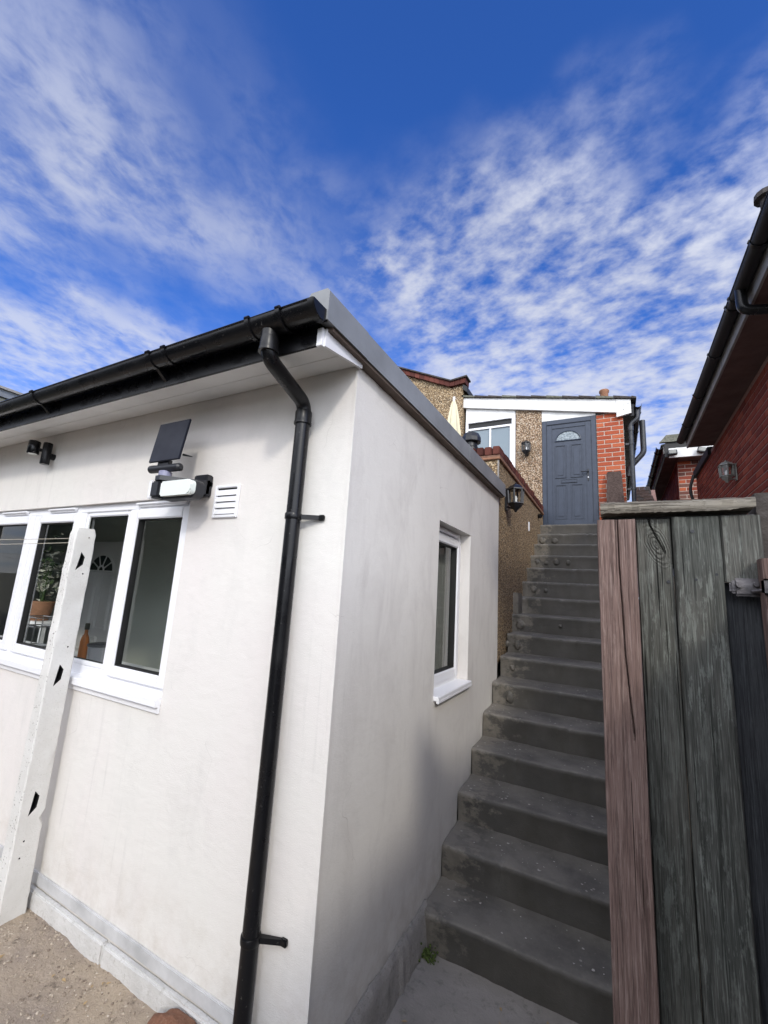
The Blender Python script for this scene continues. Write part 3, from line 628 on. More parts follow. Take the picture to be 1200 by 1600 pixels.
prism(bm, [(-0.905, LY+0.03, 0.43), (-0.885, -0.10, 0.45), (-0.885, -0.02, 0.47), (-0.96, -0.02, 0.47), (-0.98, LY+0.04, 0.43)], (0, 0, 0.075)); part('arm', bm, M_DARKPL, SL, smooth=30)
def pillbox(x0, x1, y0, y1, z0, z1, r, seg=8):
    bm = B(); pts = []
    for cx, cz, a0 in ((x1-r, z1-r, 0), (x0+r*0.3, z1-r*0.3, 90), (x0+r*0.3, z0+r*0.3, 180), (x1-r, z0+r, 270)):
        rr = r if cx > (x0+x1)/2 else r*0.3
        for i in range(seg+1):
            a = R(a0+90*i/seg); pts.append((cx+rr*math.cos(a), y0, cz+rr*math.sin(a)))
    prism(bm, pts, (0, y1-y0, 0)); bmesh.ops.bevel(bm, geom=[e for e in bm.edges if abs(e.verts[0].co.y-e.verts[1].co.y) < 1e-6 and e.verts[0].co.y < y0+1e-4], offset=0.006, segments=2, affect='EDGES'); return bm
part('lens', pillbox(-1.035, -0.800, LY-0.035, LY-0.004, 0.424, 0.502, 0.028), M_LENS, SL, smooth=40)
part('lamp_housing', pillbox(-1.058, -0.803, LY-0.010, LY+0.05, 0.412, 0.508, 0.030), M_DARKPL, SL, smooth=40)
bm = B(); box(bm, -1.118, -1.048, LY-0.038, LY+0.04, 0.420, 0.512, 0.010); part('camera_head', bm, M_DARKPL, SL, smooth=40)
bm = B(); box(bm, -1.132, -1.116, LY-0.040, LY+0.03, 0.415, 0.516, 0.005); part('shroud', bm, M_UPVC, SL, smooth=40)

SP = thing('spotlight', 'small black cylindrical spotlight fixed high on the white front wall', 'spotlight', (-2.70, 0, 0.85))
bm = B(); lathe(bm, (-2.685, -0.055, 0), [(0.028, 0.79), (0.030, 0.794), (0.030, 0.95), (0.027, 0.955)], 20); tube(bm, [(-2.685, -0.03, 0.86), (-2.685, 0, 0.86)], 0.024, 12); part('body', bm, M_BLACK, SP, smooth=40)
bm = B(); lathe(bm, (-2.76, -0.11, 0), [(0.034, 0.862), (0.037, 0.866), (0.037, 0.955), (0.034, 0.96)], 20); tube(bm, [(-2.76, -0.11, 0.91), (-2.70, -0.06, 0.89)], 0.013, 8); part('lamp_head', bm, M_BLACK, SP, smooth=40)
bm = B(); lathe(bm, (-2.76, -0.11, 0), [(0.020, 0.858), (0.030, 0.8615)], 16); part('lens', bm, M_LENS, SP)

# ------------------------------------------------------------------ things on the inner sill
SILLZ = WZ0+0.02
bm = B(); box(bm, WX0+0.01, WX1-0.01, 0.20, 0.38, SILLZ-0.03, SILLZ); part('inner_sill', bm, M_UPVC, FW)
bt = thing('bottle', 'small bottle half full of orange liquid on the inside window sill', 'bottle', (-2.27, 0.235, SILLZ))
bm = B(); lathe(bm, (-2.27, 0.235, SILLZ), [(0.026, 0.0), (0.028, 0.005), (0.028, 0.12), (0.022, 0.15), (0.011, 0.175), (0.011, 0.20)], 16); part('body', bm, M_ORANGE, bt, smooth=40)
bm = B(); lathe(bm, (-2.27, 0.235, SILLZ), [(0.013, 0.201), (0.015, 0.204), (0.015, 0.24), (0.013, 0.245)], 12); part('cap', bm, simple('dark_cap', (0.05, 0.05, 0.04), 0.5), bt, smooth=40)
tb = thing('tub', 'round grey tub standing on the inside window sill', 'tub', (-2.13, 0.28, SILLZ))
bm = B(); lathe(bm, (-2.13, 0.28, SILLZ), [(0.075, 0.0), (0.085, 0.10), (0.083, 0.102)], 20); part('body', bm, simple('grey_tub', (0.30, 0.30, 0.33), 0.4), tb, smooth=40)
bm = B(); lathe(bm, (-2.13, 0.28, SILLZ), [(0.090, 0.1025), (0.090, 0.115), (0.084, 0.118)], 20); part('lid', bm, simple('dark_lid', (0.07, 0.07, 0.08), 0.4), tb, smooth=40)
rk = B()
for z in (0.0, 0.15, 0.22): tube(rk, bend([(-3.16, 0.22, SILLZ+z+0.006), (-2.96, 0.22, SILLZ+z+0.006), (-2.96, 0.36, SILLZ+z+0.006), (-3.16, 0.36, SILLZ+z+0.006), (-3.16, 0.22, SILLZ+z+0.006)], 0.01, 2), 0.005, 6)
for x, y in ((-3.16, 0.22), (-2.96, 0.22), (-2.96, 0.36), (-3.16, 0.36), (-3.06, 0.22)): tube(rk, [(x, y, SILLZ), (x, y, SILLZ+0.23)], 0.004, 6)
tag(part('wire_rack', rk, M_STEEL, at=(-3.06, 0.29, SILLZ)), 'small pale wire rack on the sill behind the third light', 'rack')
pl = thing('potted_plant', 'leafy plant with pale leaves seen behind the window glass', 'plant', (-3.50, 0.48, -0.42))
bm = B(); lathe(bm, (-3.50, 0.48, -0.42), [(0.07, 0), (0.10, 0.16), (0.09, 0.165)], 14); part('pot', bm, M_CLAY, pl, smooth=40)
bm = B(); box(bm, -3.75, -3.25, 0.39, 0.65, -0.45, -0.421, 0.004)
for tx in (-3.72, -3.28):
    for ty in (0.41, 0.61): box(bm, tx-0.02, tx+0.02, ty, ty+0.03, -1.6, -0.4505)
tag(part('table', bm, M_IDOOR, at=(-3.50, 0.52, -1.6)), 'plain pale table under the pale leaved plant inside', 'table')
for nm, mt, n in (('leaves', M_PETAL, 110), ('foliage', M_LEAF, 90)):
    bm = B()
    for i in range(n):
        c = Vector((-3.50+random.gauss(0, 0.06), 0.48+random.gauss(0, 0.05), 0.0+random.gauss(0, 0.13))); d = Vector((random.gauss(0, 1), random.gauss(0, 1), random.gauss(0, 0.7))).normalized(); e = d.cross(Vector((random.random(), random.random(), 1))).normalized(); s = random.uniform(0.02, 0.04)
        bm.faces.new([bm.verts.new(q) for q in (c-d*s, c+e*s*0.45, c+d*s, c-e*s*0.45)])
    if nm == 'foliage':
        for i in range(6): tube(bm, [(-3.50, 0.48, -0.3), (-3.50+random.gauss(0, 0.05), 0.48+random.gauss(0, 0.04), random.uniform(-0.1, 0.15))], 0.004, 5)
    part(nm, bm, mt, pl, kind='stuff')

# ------------------------------------------------------------------ concrete line post and washing lines
PO = thing('concrete_post', 'white painted concrete post with slots, leaning by the front window, holding the washing line', 'post', (-1.84, -0.12, -1.80))
PXa, PXb, PYa, PYb = -1.870, -1.806, -0.179, -0.060
bm = B()
nz = 60; zs = [-1.95+i*(0.245+1.95)/nz for i in range(nz+1)]
SLOTS = [(0.025, 0.135), (-0.635, -0.515), (-1.300, -1.180)]
def pj(p, k=0.0035): return Vector(p)+k*noise.noise_vector(Vector(p)*14)+0.0015*noise.noise_vector(Vector(p)*45)
ring = []
for z in zs:
    w = 1.0
    chip = -0.020 if -1.36 < z < -1.30 else 0.0
    lo = 0.012 if z < -0.9 else 0.0
    pts = [(PXa, PYa), ((PXa+PXb)/2, PYa), (PXb-0.006, PYa), (PXb, PYa+0.006), (PXb, PYa+0.035), (PXb, PYb-0.035), (PXb, PYb-0.006+chip), (PXb-0.006, PYb+chip), ((PXa+PXb)/2, PYb), (PXa, PYb)]
    ring.append([bm.verts.new(pj((x-(0.022*(0.2-z)/1.7 if x < PXb-0.02 else 0), y-(0.010*(0.2-z)/1.7 if y < PYa+0.01 else 0), z))) for x, y in pts])
for a, b in zip(ring, ring[1:]):
    n = len(a)
    for k in range(n): bm.faces.new((a[k], a[(k+1) % n], b[(k+1) % n], b[k]))
top = [bm.verts.new((q.co.x*0.88+0.12*(PXa+PXb)/2, q.co.y*0.80+0.20*(PYa+PYb)/2, q.co.z+0.035)) for q in ring[-1]]; n = len(top)
for k in range(n): bm.faces.new((ring[-1][k], ring[-1][(k+1) % n], top[(k+1) % n], top[k]))
bm.faces.new(top); bm.faces.new(ring[0][::-1])
post = part('shaft', bm, M_POST, PO, smooth=40)
cut = B()   # the slots are cut through the side face
for z0, z1 in SLOTS:
    prism(cut, [(PXb-0.045, PYa+0.036, z0), (PXb-0.045, PYa+0.050, z1), (PXb-0.045, PYa+0.074, z1-0.03), (PXb-0.045, PYa+0.070, z0+0.035)], (0.09, 0, 0))
for z, y in ((0.225, PYa+0.078), (-0.42, PYa+0.075), (0.005, PYb-0.038), (-1.42, PYa+0.04), (-1.50, PYa+0.035)): tube(cut, [(PXb-0.04, y, z), (PXb+0.03, y, z)], 0.0045, 8)
bmesh.ops.recalc_face_normals(cut, faces=cut.faces[:]); bmesh.ops.translate(cut, verts=cut.verts[:], vec=-ORG[PO.name])
cm = bpy.data.meshes.new('cut'); cut.to_mesh(cm); cm.materials.append(M_SEAL); co = bpy.data.objects.new('cut', cm); COL.objects.link(co); co.location = ORG[PO.name]
post.data.materials.append(M_SEAL)
md = post.modifiers.new('b', 'BOOLEAN'); md.object = co; md.operation = 'DIFFERENCE'; md.solver = 'EXACT'
try: md.material_mode = 'TRANSFER'
except Exception: pass
bpy.context.view_layer.update()
nm_ = bpy.data.meshes.new_from_object(post.evaluated_get(bpy.context.evaluated_depsgraph_get())); post.modifiers.clear(); post.data = nm_; nm_.name = 'shaft'
bpy.data.objects.remove(co)
def sag(a, b, s, n=24):
    a, b = Vector(a), Vector(b); return [a.lerp(b, i/n)-Vector((0, 0, s*4*(i/n)*(1-i/n))) for i in range(n+1)]
bm = B(); tube(bm, sag((PXb+0.006, PYa+0.078, 0.225), (-6.8, -1.05, 0.25), 0.06), 0.0018, 6); l1 = part('washing_line', bm, M_WIRE, at=(PXb, PYa+0.078, 0.225)); tag(l1, 'upper taut washing line wire running left from the post top', 'washing line', 'washing lines')
bm = B(); tube(bm, sag((PXa-0.0, PYa+0.03, 0.190), (-6.8, -1.25, 0.20), 0.07), 0.0018, 6); l2 = part('washing_line', bm, M_WIRE, at=(PXa, PYa+0.03, 0.190)); tag(l2, 'lower washing line wire running left from behind the post', 'washing line', 'washing lines')

# ------------------------------------------------------------------ staircase
Y0, T, RI = 0.7484, 0.3128, 0.2
ST = thing('staircase', 'steep outdoor concrete staircase in worn dark grey paint, climbing to the front door', 'staircase', (0.6, Y0, ZP))
LUMPS = {15: [(0.06, .075, .055), (0.24, .07, .05)], 13: [(0.08, .05, .04), (0.20, .05, .035), (0.33, .055, .045), (0.48, .045, .04)], 11: [(0.13, .055, .05), (0.27, .035, .03)], 9: [(0.08, .07, .055), (0.50, .03, .02)], 8: [(0.11, .05, .05), (0.0, .04, .035)], 6: [(0.16, .055, .06)], 7: [(0.12, .035, .03)]}
def step_bm(k):
    bm = B(); xl = (-0.075 if k >= 9 else 0.0045); xr = 1.20; nx = 72
    yf = Y0+k*T; zt = ZP+k*RI - (0.002); yb = yf+T+(0.03 if k < 16 else 0.06)
    prof = [(yf+0.022, zt-RI-0.01), (yf+0.016, zt-RI*0.6), (yf+0.010, zt-0.060), (yf+0.003, zt-0.034), (yf+0.000, zt-0.018), (yf+0.006, zt-0.006), (yf+0.020, zt), (yf+0.07, zt+0.001), (yf+0.16, zt+0.002), (yf+0.25, zt+0.004), (yf+T+0.002, zt+0.010), (yb+0.02, zt+0.012)]
    if k == 16: prof = prof[:10]+[(6.20, zt+0.004)]
    rows = []
    for i in range(nx+1):
        x = xl+(xr-xl)*i/nx; row = []
        for j, (y, z) in enumerate(prof):
            e = 0.008*noise.noise((x*2.2, k*3.1, 0.5))+0.0045*noise.noise((x*11, k*3.1, 1))+0.003*noise.noise((x*34, k*3.1, z*30)); dy = e; dz_ = 0.006*noise.noise((x*2.5, k*5, 3))+0.002*noise.noise((x*15, y*15, 3))
            ch = max(0.0, noise.noise((x*7, k*7.7, 2))+0.5*noise.noise((x*26, k*7.7, 5))-0.28)
            if 2 <= j <= 6: dz_ -= 0.030*ch; dy += 0.035*ch
            if x < 0.12 and k < 9: dz_ += 0.008*noise.noise((x*30, y*25, k))
            if j < 3:
                for (lx, lw, lh) in LUMPS.get(k, []):
                    pass
            row.append(bm.verts.new((x, y+dy, z+dz_)))
        rows.append(row)
    for a, b in zip(rows, rows[1:]):
        for j in range(len(prof)-1): bm.faces.new((a[j], a[j+1], b[j+1], b[j]))
    for row in (rows[0], rows[-1]):
        lo = [bm.verts.new((v_.co.x, v_.co.y, zt-RI-0.01)) for v_ in row[1:]]
        for j in range(len(lo)-1): bm.faces.new((row[j+1], row[j+2], lo[j+1], lo[j]))
        bm.faces.new((row[0], row[1], lo[0]))
    for (lx, lw, lh) in LUMPS.get(k, []):
        s = bmesh.new(); bmesh.ops.create_icosphere(s, subdivisions=3, radius=1)
        for q in s.verts: q.co *= 1+0.18*noise.noise(q.co*2+Vector((k, lx*9, 0)))
        merge(bm, s, Matrix.Translation((lx, yf+0.024, zt-0.10+random.uniform(-0.01, 0.01))) @ Matrix.Diagonal((lw*0.75, 0.030, lh, 1)))
    return bm
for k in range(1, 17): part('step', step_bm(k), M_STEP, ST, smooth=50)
bm = B()   # mass under the steps
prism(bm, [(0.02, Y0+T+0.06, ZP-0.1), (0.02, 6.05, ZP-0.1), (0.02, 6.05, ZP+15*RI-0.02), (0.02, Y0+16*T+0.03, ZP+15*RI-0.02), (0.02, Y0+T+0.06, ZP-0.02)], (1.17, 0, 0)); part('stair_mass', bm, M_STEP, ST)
# little cement upstand where the left wall begins
bm = B(); b2 = bmesh.new(); box(b2, -0.16, 0.045, 3.62, 3.88, -0.16, 0.10, 0.01); bmesh.ops.subdivide_edges(b2, edges=b2.edges[:], cuts=3, use_grid_fill=True)
for q in b2.verts: q.co += 0.008*noise.noise_vector(q.co*9)
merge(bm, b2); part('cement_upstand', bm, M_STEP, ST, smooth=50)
bm = B()
for i in range(130):
    x, y, z = 0.012+abs(random.gauss(0, 0.03)), 1.03+random.gauss(0, 0.022), ZP+0.005+abs(random.gauss(0, 0.022)); s = bmesh.new(); bmesh.ops.create_icosphere(s, subdivisions=1, radius=random.uniform(0.003, 0.008)); merge(bm, s, Matrix.Translation((x+0.03, y, z)))
tag(part('moss', bm, M_MOSS, kind='stuff', at=(0.04, 1.04, ZP)), 'small tuft of bright moss at the foot of the lowest step by the wall', 'moss')
# debris flakes on the steps
bm = B()
for i in range(330):
    k = random.choice((1, 2, 2, 3, 3, 4, 4, 5, 5, 6, 7, 8)); x = random.uniform(0.03, 1.05); y = Y0+k*T+random.uniform(0.03, T-0.01); z = ZP+k*RI+0.005
    s = random.choice((0.003, 0.003, 0.004, 0.005, 0.008, 0.011)); a = random.uniform(0, 6.3); m_ = random.randint(4, 6)
    bm.faces.new([bm.verts.new((x+s*random.uniform(0.6, 1)*math.cos(a+2*math.pi*j/m_), y+s*random.uniform(0.5, 0.9)*math.sin(a+2*math.pi*j/m_), z+random.uniform(0, 0.003))) for j in range(m_)])
fl = part('litter', bm, simple('paint_flake', (0.40, 0.38, 0.35), 0.8), kind='stuff'); tag(fl, 'pale flakes and petals littering the dark treads', 'litter')

# ------------------------------------------------------------------ pebbledashed garden wall left of the stairs
GW = thing('garden_wall', 'pebbledashed retaining wall with brick-on-edge coping, left of the upper steps', 'wall', (-0.1, 4.4, -0.3))
ZC = 1.47
bm = B(); box(bm, -0.165, -0.012, YE+0.012, 6.05, -0.6, ZC); part('wall_face', bm, M_ROUGH2, GW)
bm = B(); box(bm, -1.6, -0.1655, YE+0.012, YE+0.17, 1.0, ZC); part('wall_face', bm, M_ROUGH2, GW)
bm = B(); box(bm, -0.020, -0.004, YE+0.006, YE+0.024, 0.9, ZC-0.002, 0.003); part('corner_bead', bm, M_KERB, GW)
bm = B(); box(bm, -1.6, 0.012, YE-0.012, YE+0.175, ZC+0.001, ZC+0.028, 0.006); box(bm, -0.185, 0.012, YE+0.1755, 6.04, ZC+0.001, ZC+0.028, 0.006); part('tile_course', bm, M_CLAY, GW)
bm = B(); box(bm, -1.6, 0.006, YE-0.002, YE+0.170, ZC+0.029, ZC+0.052); box(bm, -0.18, 0.004, YE+0.171, 6.04, ZC+0.029, ZC+0.052); part('mortar_bed', bm, M_MORTARB, GW)
bm = B(); box(bm, -0.0375, 0.0375, -0.095, 0.095, 0, 0.095, 0.007); cmesh = None
o = part('brick', bm, M_CAP, None); cmesh = o.data; bpy.data.objects.remove(o)
for i in range(17):
    inst('brick', cmesh, (-0.035-i*0.086+random.uniform(-.003, .003), YE+0.083+random.uniform(-.004, .004), ZC+0.053), GW, (R(random.uniform(-2, 2)), R(random.uniform(-2, 2)), R(random.uniform(-2, 2))))
bm = B(); box(bm, -0.095, 0.095, -0.0375, 0.0375, 0, 0.095, 0.007); o = part('brick', bm, M_CAP, None); cmesh2 = o.data; bpy.data.objects.remove(o)
for i in range(34):
    y = YE+0.225+i*0.088
    inst('brick', cmesh2, (-0.088+random.uniform(-.006, .006), y, ZC+0.051+random.uniform(-0.004, 0.006)+(0.03 if i in (22, 23) else 0)), GW, (R(random.uniform(-3, 3)), R(random.uniform(-2, 2)), R(random.uniform(-2, 2))))
bm = B(); b2 = bmesh.new(); box(b2, -0.011, 0.004, 4.62, 4.66, 0.98, 1.11, 0.004); merge(bm, b2); part('plate', bm, M_UPVC, GW)
bm = B(); tube(bm, [(-0.02, 5.55, 1.36), (0.03, 5.52, 1.36)], 0.035, 12); part('pipe_stub', bm, M_BLACK, GW)

def lantern(name, label, loc, nrm, h, mat, group='half lanterns on the walls'):
    """wall lantern: loc = wall point at its middle, nrm = outward"""
    t = thing(name, label, 'lantern', loc, group); loc = Vector(loc); nrm = Vector(nrm); c = loc+nrm*(0.33*h); r = 0.26*h
    s = 6
    bm = B(); lathe(bm, c, [(r*0.92, 0.22*h), (r*1.18, 0.235*h), (r*1.15, 0.265*h), (r*0.75, 0.36*h), (r*0.35, 0.42*h), (r*0.12, 0.44*h), (r*0.14, 0.47*h), (r*0.03, 0.50*h)], s, R(30)); part('top', bm, mat, t)
    bm = B(); lathe(bm, c, [(r*0.1, -0.50*h), (r*0.2, -0.46*h), (r*0.3, -0.42*h), (r*0.55, -0.36*h), (r*0.8, -0.28*h), (r*0.85, -0.235*h), (r*1.05, -0.23*h), (r*1.0, -0.20*h)], s, R(30)); part('base', bm, mat, t)
    bm = B()
    for k in range(s):
        a = R(30)+2*math.pi*k/s; d0 = Vector((math.cos(a), math.sin(a), 0)); tube(bm, [c+d0*r*0.88+Vector((0, 0, -0.20*h)), c+d0*r*0.98+Vector((0, 0, 0.22*h))], 0.035*h, 5)
    part('bar', bm, mat, t)
    bm = B(); lathe(bm, c, [(r*0.80, -0.205*h), (r*0.90, 0.222*h)], s, R(30)); part('glass', bm, M_LGLASS, t)
    bm = B(); lathe(bm, c, [(r*0.16, -0.18*h), (r*0.22, -0.04*h), (r*0.1, 0.04*h)], 10); part('bulb', bm, M_UPVC, t, smooth=40)
    bm = B(); side = nrm.cross(Vector((0, 0, 1)))
    w = 0.10*h; p = [loc-side*w+Vector((0, 0, z)) for z in (-0.42*h, 0.30*h)]+[loc+side*w+Vector((0, 0, z)) for z in (0.30*h, -0.42*h)]
    prism(bm, p, nrm*0.05*h); tube(bm, [loc+Vector((0, 0, -0.30*h)), c+Vector((0, 0, -0.40*h))], 0.03*h, 6); tube(bm, [loc+Vector((0, 0, 0.26*h)), c+Vector((0, 0, 0.30*h))], 0.03*h, 6); part('back_plate', bm, mat, t)
    return t
lantern('wall_lantern', 'larger black lantern on the pebbledashed garden wall, at the corner of the white building', (-0.010, 3.18, 1.13), (1, 0, 0), 0.34, M_LANTB)
lantern('wall_lantern', 'small black lantern on the pebbledashed strip between the window and the blue door', (-0.275, 6.093, 2.70), (0, -1, 0), 0.30, M_LANTB)
# black cowl on the corner pier
CW = thing('chimney_cowl', 'round black ribbed flue cowl standing behind the brick coping of the garden wall', 'cowl', (-0.335, YE+0.085, ZC+0.15))
cz = ZC+0.15
bm = B(); lathe(bm, (-0.335, YE+0.085, cz), [(0.085, 0.0), (0.085, 0.03), (0.070, 0.045), (0.070, 0.10)], 20); part('collar', bm, M_LANTB, CW, smooth=40)
bm = B(); lathe(bm, (-0.335, YE+0.085, cz), [(0.105, 0.098), (0.110, 0.105), (0.108, 0.15), (0.085, 0.20), (0.04, 0.215), (0.01, 0.218)], 10); part('cap', bm, M_LANTB, CW, smooth=20)
# closed parasol on the terrace
PR = thing('parasol', 'closed cream parasol standing on the terrace in front of the pebbledashed gable', 'parasol', (-1.12, 4.5, 1.2))
bm = B(); s = 40; rings = []
for r, z in ((0.09, 2.05), (0.115, 2.25), (0.11, 2.5), (0.075, 2.8), (0.045, 2.98), (0.012, 3.09)):
    rings.append([bm.verts.new((-1.12+r*(1+0.18*math.cos(8*2*math.pi*k/s))*math.cos(2*math.pi*k/s), 4.5+r*(1+0.18*math.cos(8*2*math.pi*k/s))*math.sin(2*math.pi*k/s), z)) for k in range(s)])
for a, b in zip(rings, rings[1:]):
    for k in range(s): bm.faces.new((a[k], a[(k+1) % s], b[(k+1) % s], b[k]))
bm.faces.new(rings[0]); bm.faces.new(rings[-1]); part('canopy', bm, M_CREAM, PR, smooth=60)
bm = B(); tube(bm, [(-1.12, 4.5, 1.2), (-1.12, 4.5, 3.08)], 0.02, 10); lathe(bm, (-1.12, 4.5, 0), [(0.012, 3.08), (0.022, 3.10), (0.022, 3.115), (0.008, 3.14)], 10); part('pole', bm, M_UPVC, PR, smooth=40)
bm = B(); lathe(bm, (-1.12, 4.5, 0), [(0.25, 1.201), (0.25, 1.26), (0.06, 1.30), (0.03, 1.42)], 20); part('base', bm, M_DARKPL, PR, smooth=40)

# ------------------------------------------------------------------ brick helper
def brick_mesh(w, h, axis, mat, cache={}, d=0.02):
    key = (round(w, 3), h, axis, mat.name)
    if key not in cache:
        bm = B()
        if axis == 'y': box(bm, -w/2, w/2, -0.004, d, -h/2, h/2)
        else: box(bm, -0.004, d, -w/2, w/2, -h/2, h/2)
        bmesh.ops.bevel(bm, geom=[e for e in bm.edges if (min(q.co.y if axis == 'y' else q.co.x for q in e.verts) < 0 and max(q.co.y if axis == 'y' else q.co.x for q in e.verts) < 0)], offset=0.003, segments=1, affect='EDGES')
        bmesh.ops.recalc_face_normals(bm, faces=bm.faces[:])
        me = bpy.data.meshes.new('brick'); bm.to_mesh(me); bm.free(); me.materials.append(mat); cache[key] = me
    return cache[key]
def courses(a0, a1, z0, z1, L=0.225, H=0.076, j=0.013, flem=False):
    out = []; r = 0; z = z0
    while z+H-j <= z1+0.001:
        a = a0; first = (L-j)/2 if r % 2 else L-j; n_ = 0
        w = first
        while a < a1-0.02:
            if n_ and flem: w = (L-j)/2 if (n_+r) % 2 else L-j
            elif n_: w = L-j
            e = min(a+w, a1)
            if e-a > 0.025: out.append(((a+e)/2, z+(H-j)/2, e-a, H-j))
            a = e+j; n_ += 1
        z += H; r += 1
    return out

# ------------------------------------------------------------------ upper house with the blue door
UH = thing('upper_house', 'small lean-to house with blue-grey door, white fascia and orange brick, atop the steps', 'house', (0, 6.1, 1.26))
YU = 6.1
def zf(x, z_at_l=3.875, z_at_r=3.36): return z_at_l+(x+1.48)/(1.40+1.48)*(z_at_r-z_at_l)
bm = B(); prism(bm, [(-0.478, YU, 1.2), (-0.022, YU, 1.2), (-0.022, YU, zf(-0.022)-0.19), (-0.478, YU, zf(-0.478)-0.19)], (0, 0.2, 0)); part('pebbledash_strip', bm, M_ROUGH, UH)
bm = B(); prism(bm, [(-1.45, YU+0.0, 1.2), (-0.479, YU, 1.2), (-0.479, YU, 2.35), (-1.45, YU, 2.35)], (0, 0.2, 0)); part('wall', bm, M_ROUGH, UH)
bm = B(); prism(bm, [(-1.45, YU+0.2, 1.2), (1.26, YU+0.2, 1.2), (1.26, YU+0.2, 3.2), (-1.45, YU+0.2, 3.7)], (0, 0.1, 0)); prism(bm, [(1.16, YU+0.301, 1.2), (1.255, YU+0.301, 1.2), (1.255, YU+0.301, 3.2), (1.16, YU+0.301, 3.2)], (0, 7, 0)); part('rear_structure', bm, M_INT, UH)
# brick pier
bm = B(); box(bm, 0.852, 1.25, YU+0.004, YU+0.2, 1.2, 3.19); part('mortar', bm, M_MORTAR, UH)
for (a, z, w, h) in courses(0.855, 1.247, 1.22, 3.19):
    if z > zf(a)-0.22: continue
    inst('brick', brick_mesh(w, h, 'y', M_BRICK), (a, YU+0.002, z), UH)
for (a, z, w, h) in courses(YU+0.03, YU+0.2, 1.22, 3.15):
    pass
# door
DL, DR_, DB, DT = -0.02, 0.845, 1.268, 3.19
DF = part('door_frame', frame_boxes(B(), DL+0.001, DR_, DB, DT-0.0, (0.075, 0.075, 0.03, 0.085), 'y', YU-0.012, YU+0.07, 0.008), M_DOOR, UH)
bm = B(); prism(bm, [(DL, YU-0.004, DT+0.002), (DR_, YU-0.004, DT+0.002), (DR_, YU-0.004, zf(DR_)-0.185), (DL, YU-0.004, zf(DL)-0.185)], (0, 0.05, 0)); part('infill_panel', bm, M_FASC, UH)
bm = B(); box(bm, DL+0.075, DR_-0.075, YU+0.012, YU+0.055, DB+0.03, DT-0.085); DO = part('door', bm, M_DOOR, UH, label='blue-grey panelled door with a half-moon glass at the top')
frame_b = frame_boxes(B(), DL+0.080, DR_-0.080, DB+0.034, DT-0.090, (0.085, 0.085, 0.10, 0.07), 'y', YU+0.000, YU+0.0125, 0.005); part('door_edge', frame_b, M_DOOR, DO)
for (a, b, c, d) in ((0.185, 0.375, 2.12, 2.72), (0.435, 0.632, 2.12, 2.72), (0.185, 0.375, 1.40, 2.01), (0.435, 0.632, 1.40, 2.01)):
    bm = frame_boxes(B(), a, b, c, d, 0.022, 'y', YU-0.002, YU+0.0125, 0.006); box(bm, a+0.05, b-0.05, YU+0.002, YU+0.0125, c+0.05, d-0.05, 0.007); part('door_panel', bm, M_DOOR, DO, smooth=30)
CX, GZ0 = 0.405, 2.80
bm = B(); prism(bm, [(CX+0.19*math.cos(math.pi*i/18), YU+0.008, GZ0+0.16*math.sin(math.pi*i/18)) for i in range(19)], (0, 0.004, 0)); 
m = Mat('obscure_glass', 0.25); m.col(m.mix(m.rng(m.noise(45, 4, 0.6), 0.4, 0.6), (0.30, 0.35, 0.37), (0.12, 0.15, 0.17))); m.bump(m.noise(70, 3), 0.5, 0.004); part('fanlight', bm, m.m, DO)
bm = B(); tube(bm, [(CX+0.198*math.cos(math.pi*i/18), YU+0.006, GZ0+0.168*math.sin(math.pi*i/18)) for i in range(19)], 0.011, 8); tube(bm, [(CX-0.208, YU+0.006, GZ0-0.004), (CX+0.208, YU+0.006, GZ0-0.004)], 0.011, 8); part('fanlight_trim', bm, M_DOOR, DO, smooth=40)
bm = frame_boxes(B(), 0.285, 0.535, 2.035, 2.095, 0.010, 'y', YU-0.004, YU+0.0125, 0.003); box(bm, 0.297, 0.523, YU+0.002, YU+0.012, 2.046, 2.084, 0.002); part('letterbox', bm, M_DOOR, DO)
bm = B(); box(bm, 0.695, 0.720, YU-0.010, YU+0.001, 2.05, 2.25, 0.004); tube(bm, bend([(0.708, YU-0.008, 2.20), (0.708, YU-0.050, 2.20), (0.600, YU-0.050, 2.20)], 0.012, 4), 0.009, 8); part('handle', bm, M_DARKPL, DO, smooth=40)
bm = B(); tube(bm, [(0.708, YU-0.016, 2.105), (0.708, YU-0.008, 2.105)], 0.010, 12); part('key_cylinder', bm, M_STEEL, DO, smooth=40)
# window with shaped top
W0, W1 = -1.43, -0.485
bm = B(); prism(bm, [(W0, YU-0.005, 3.392), (W1, YU-0.005, 3.392), (W1, YU-0.005, zf(W1)-0.185), (W0, YU-0.005, zf(W0)-0.185)], (0, 0.05, 0)); part('infill_panel', bm, M_FASC, UH)
UWN = part('window', frame_boxes(B(), W0, W1, 2.30, 3.390, (0.05, 0.065, 0.05, 0.045), 'y', YU-0.010, YU+0.06, 0.004), M_UPVC, UH, label='white window behind the garden wall, left of the blue door')
bm = B(); box(bm, W0+0.05, W1-0.066, YU+0.028, YU+0.05, 3.236, 3.344); part('blind_box', bm, M_SEAL, UWN)
bm = B(); box(bm, W0+0.051, W1-0.066, YU+0.0, YU+0.05, 3.195, 3.235, 0.004); box(bm, -0.965, -0.935, YU+0.0, YU+0.05, 2.351, 3.194, 0.003); box(bm, W1-0.10, W1-0.066, YU+0.002, YU+0.05, 2.351, 3.194, 0.003); box(bm, -0.934, W1-0.101, YU+0.004, YU+0.05, 2.50, 2.535, 0.003); part('glazing_bar', bm, M_UPVC, UWN)
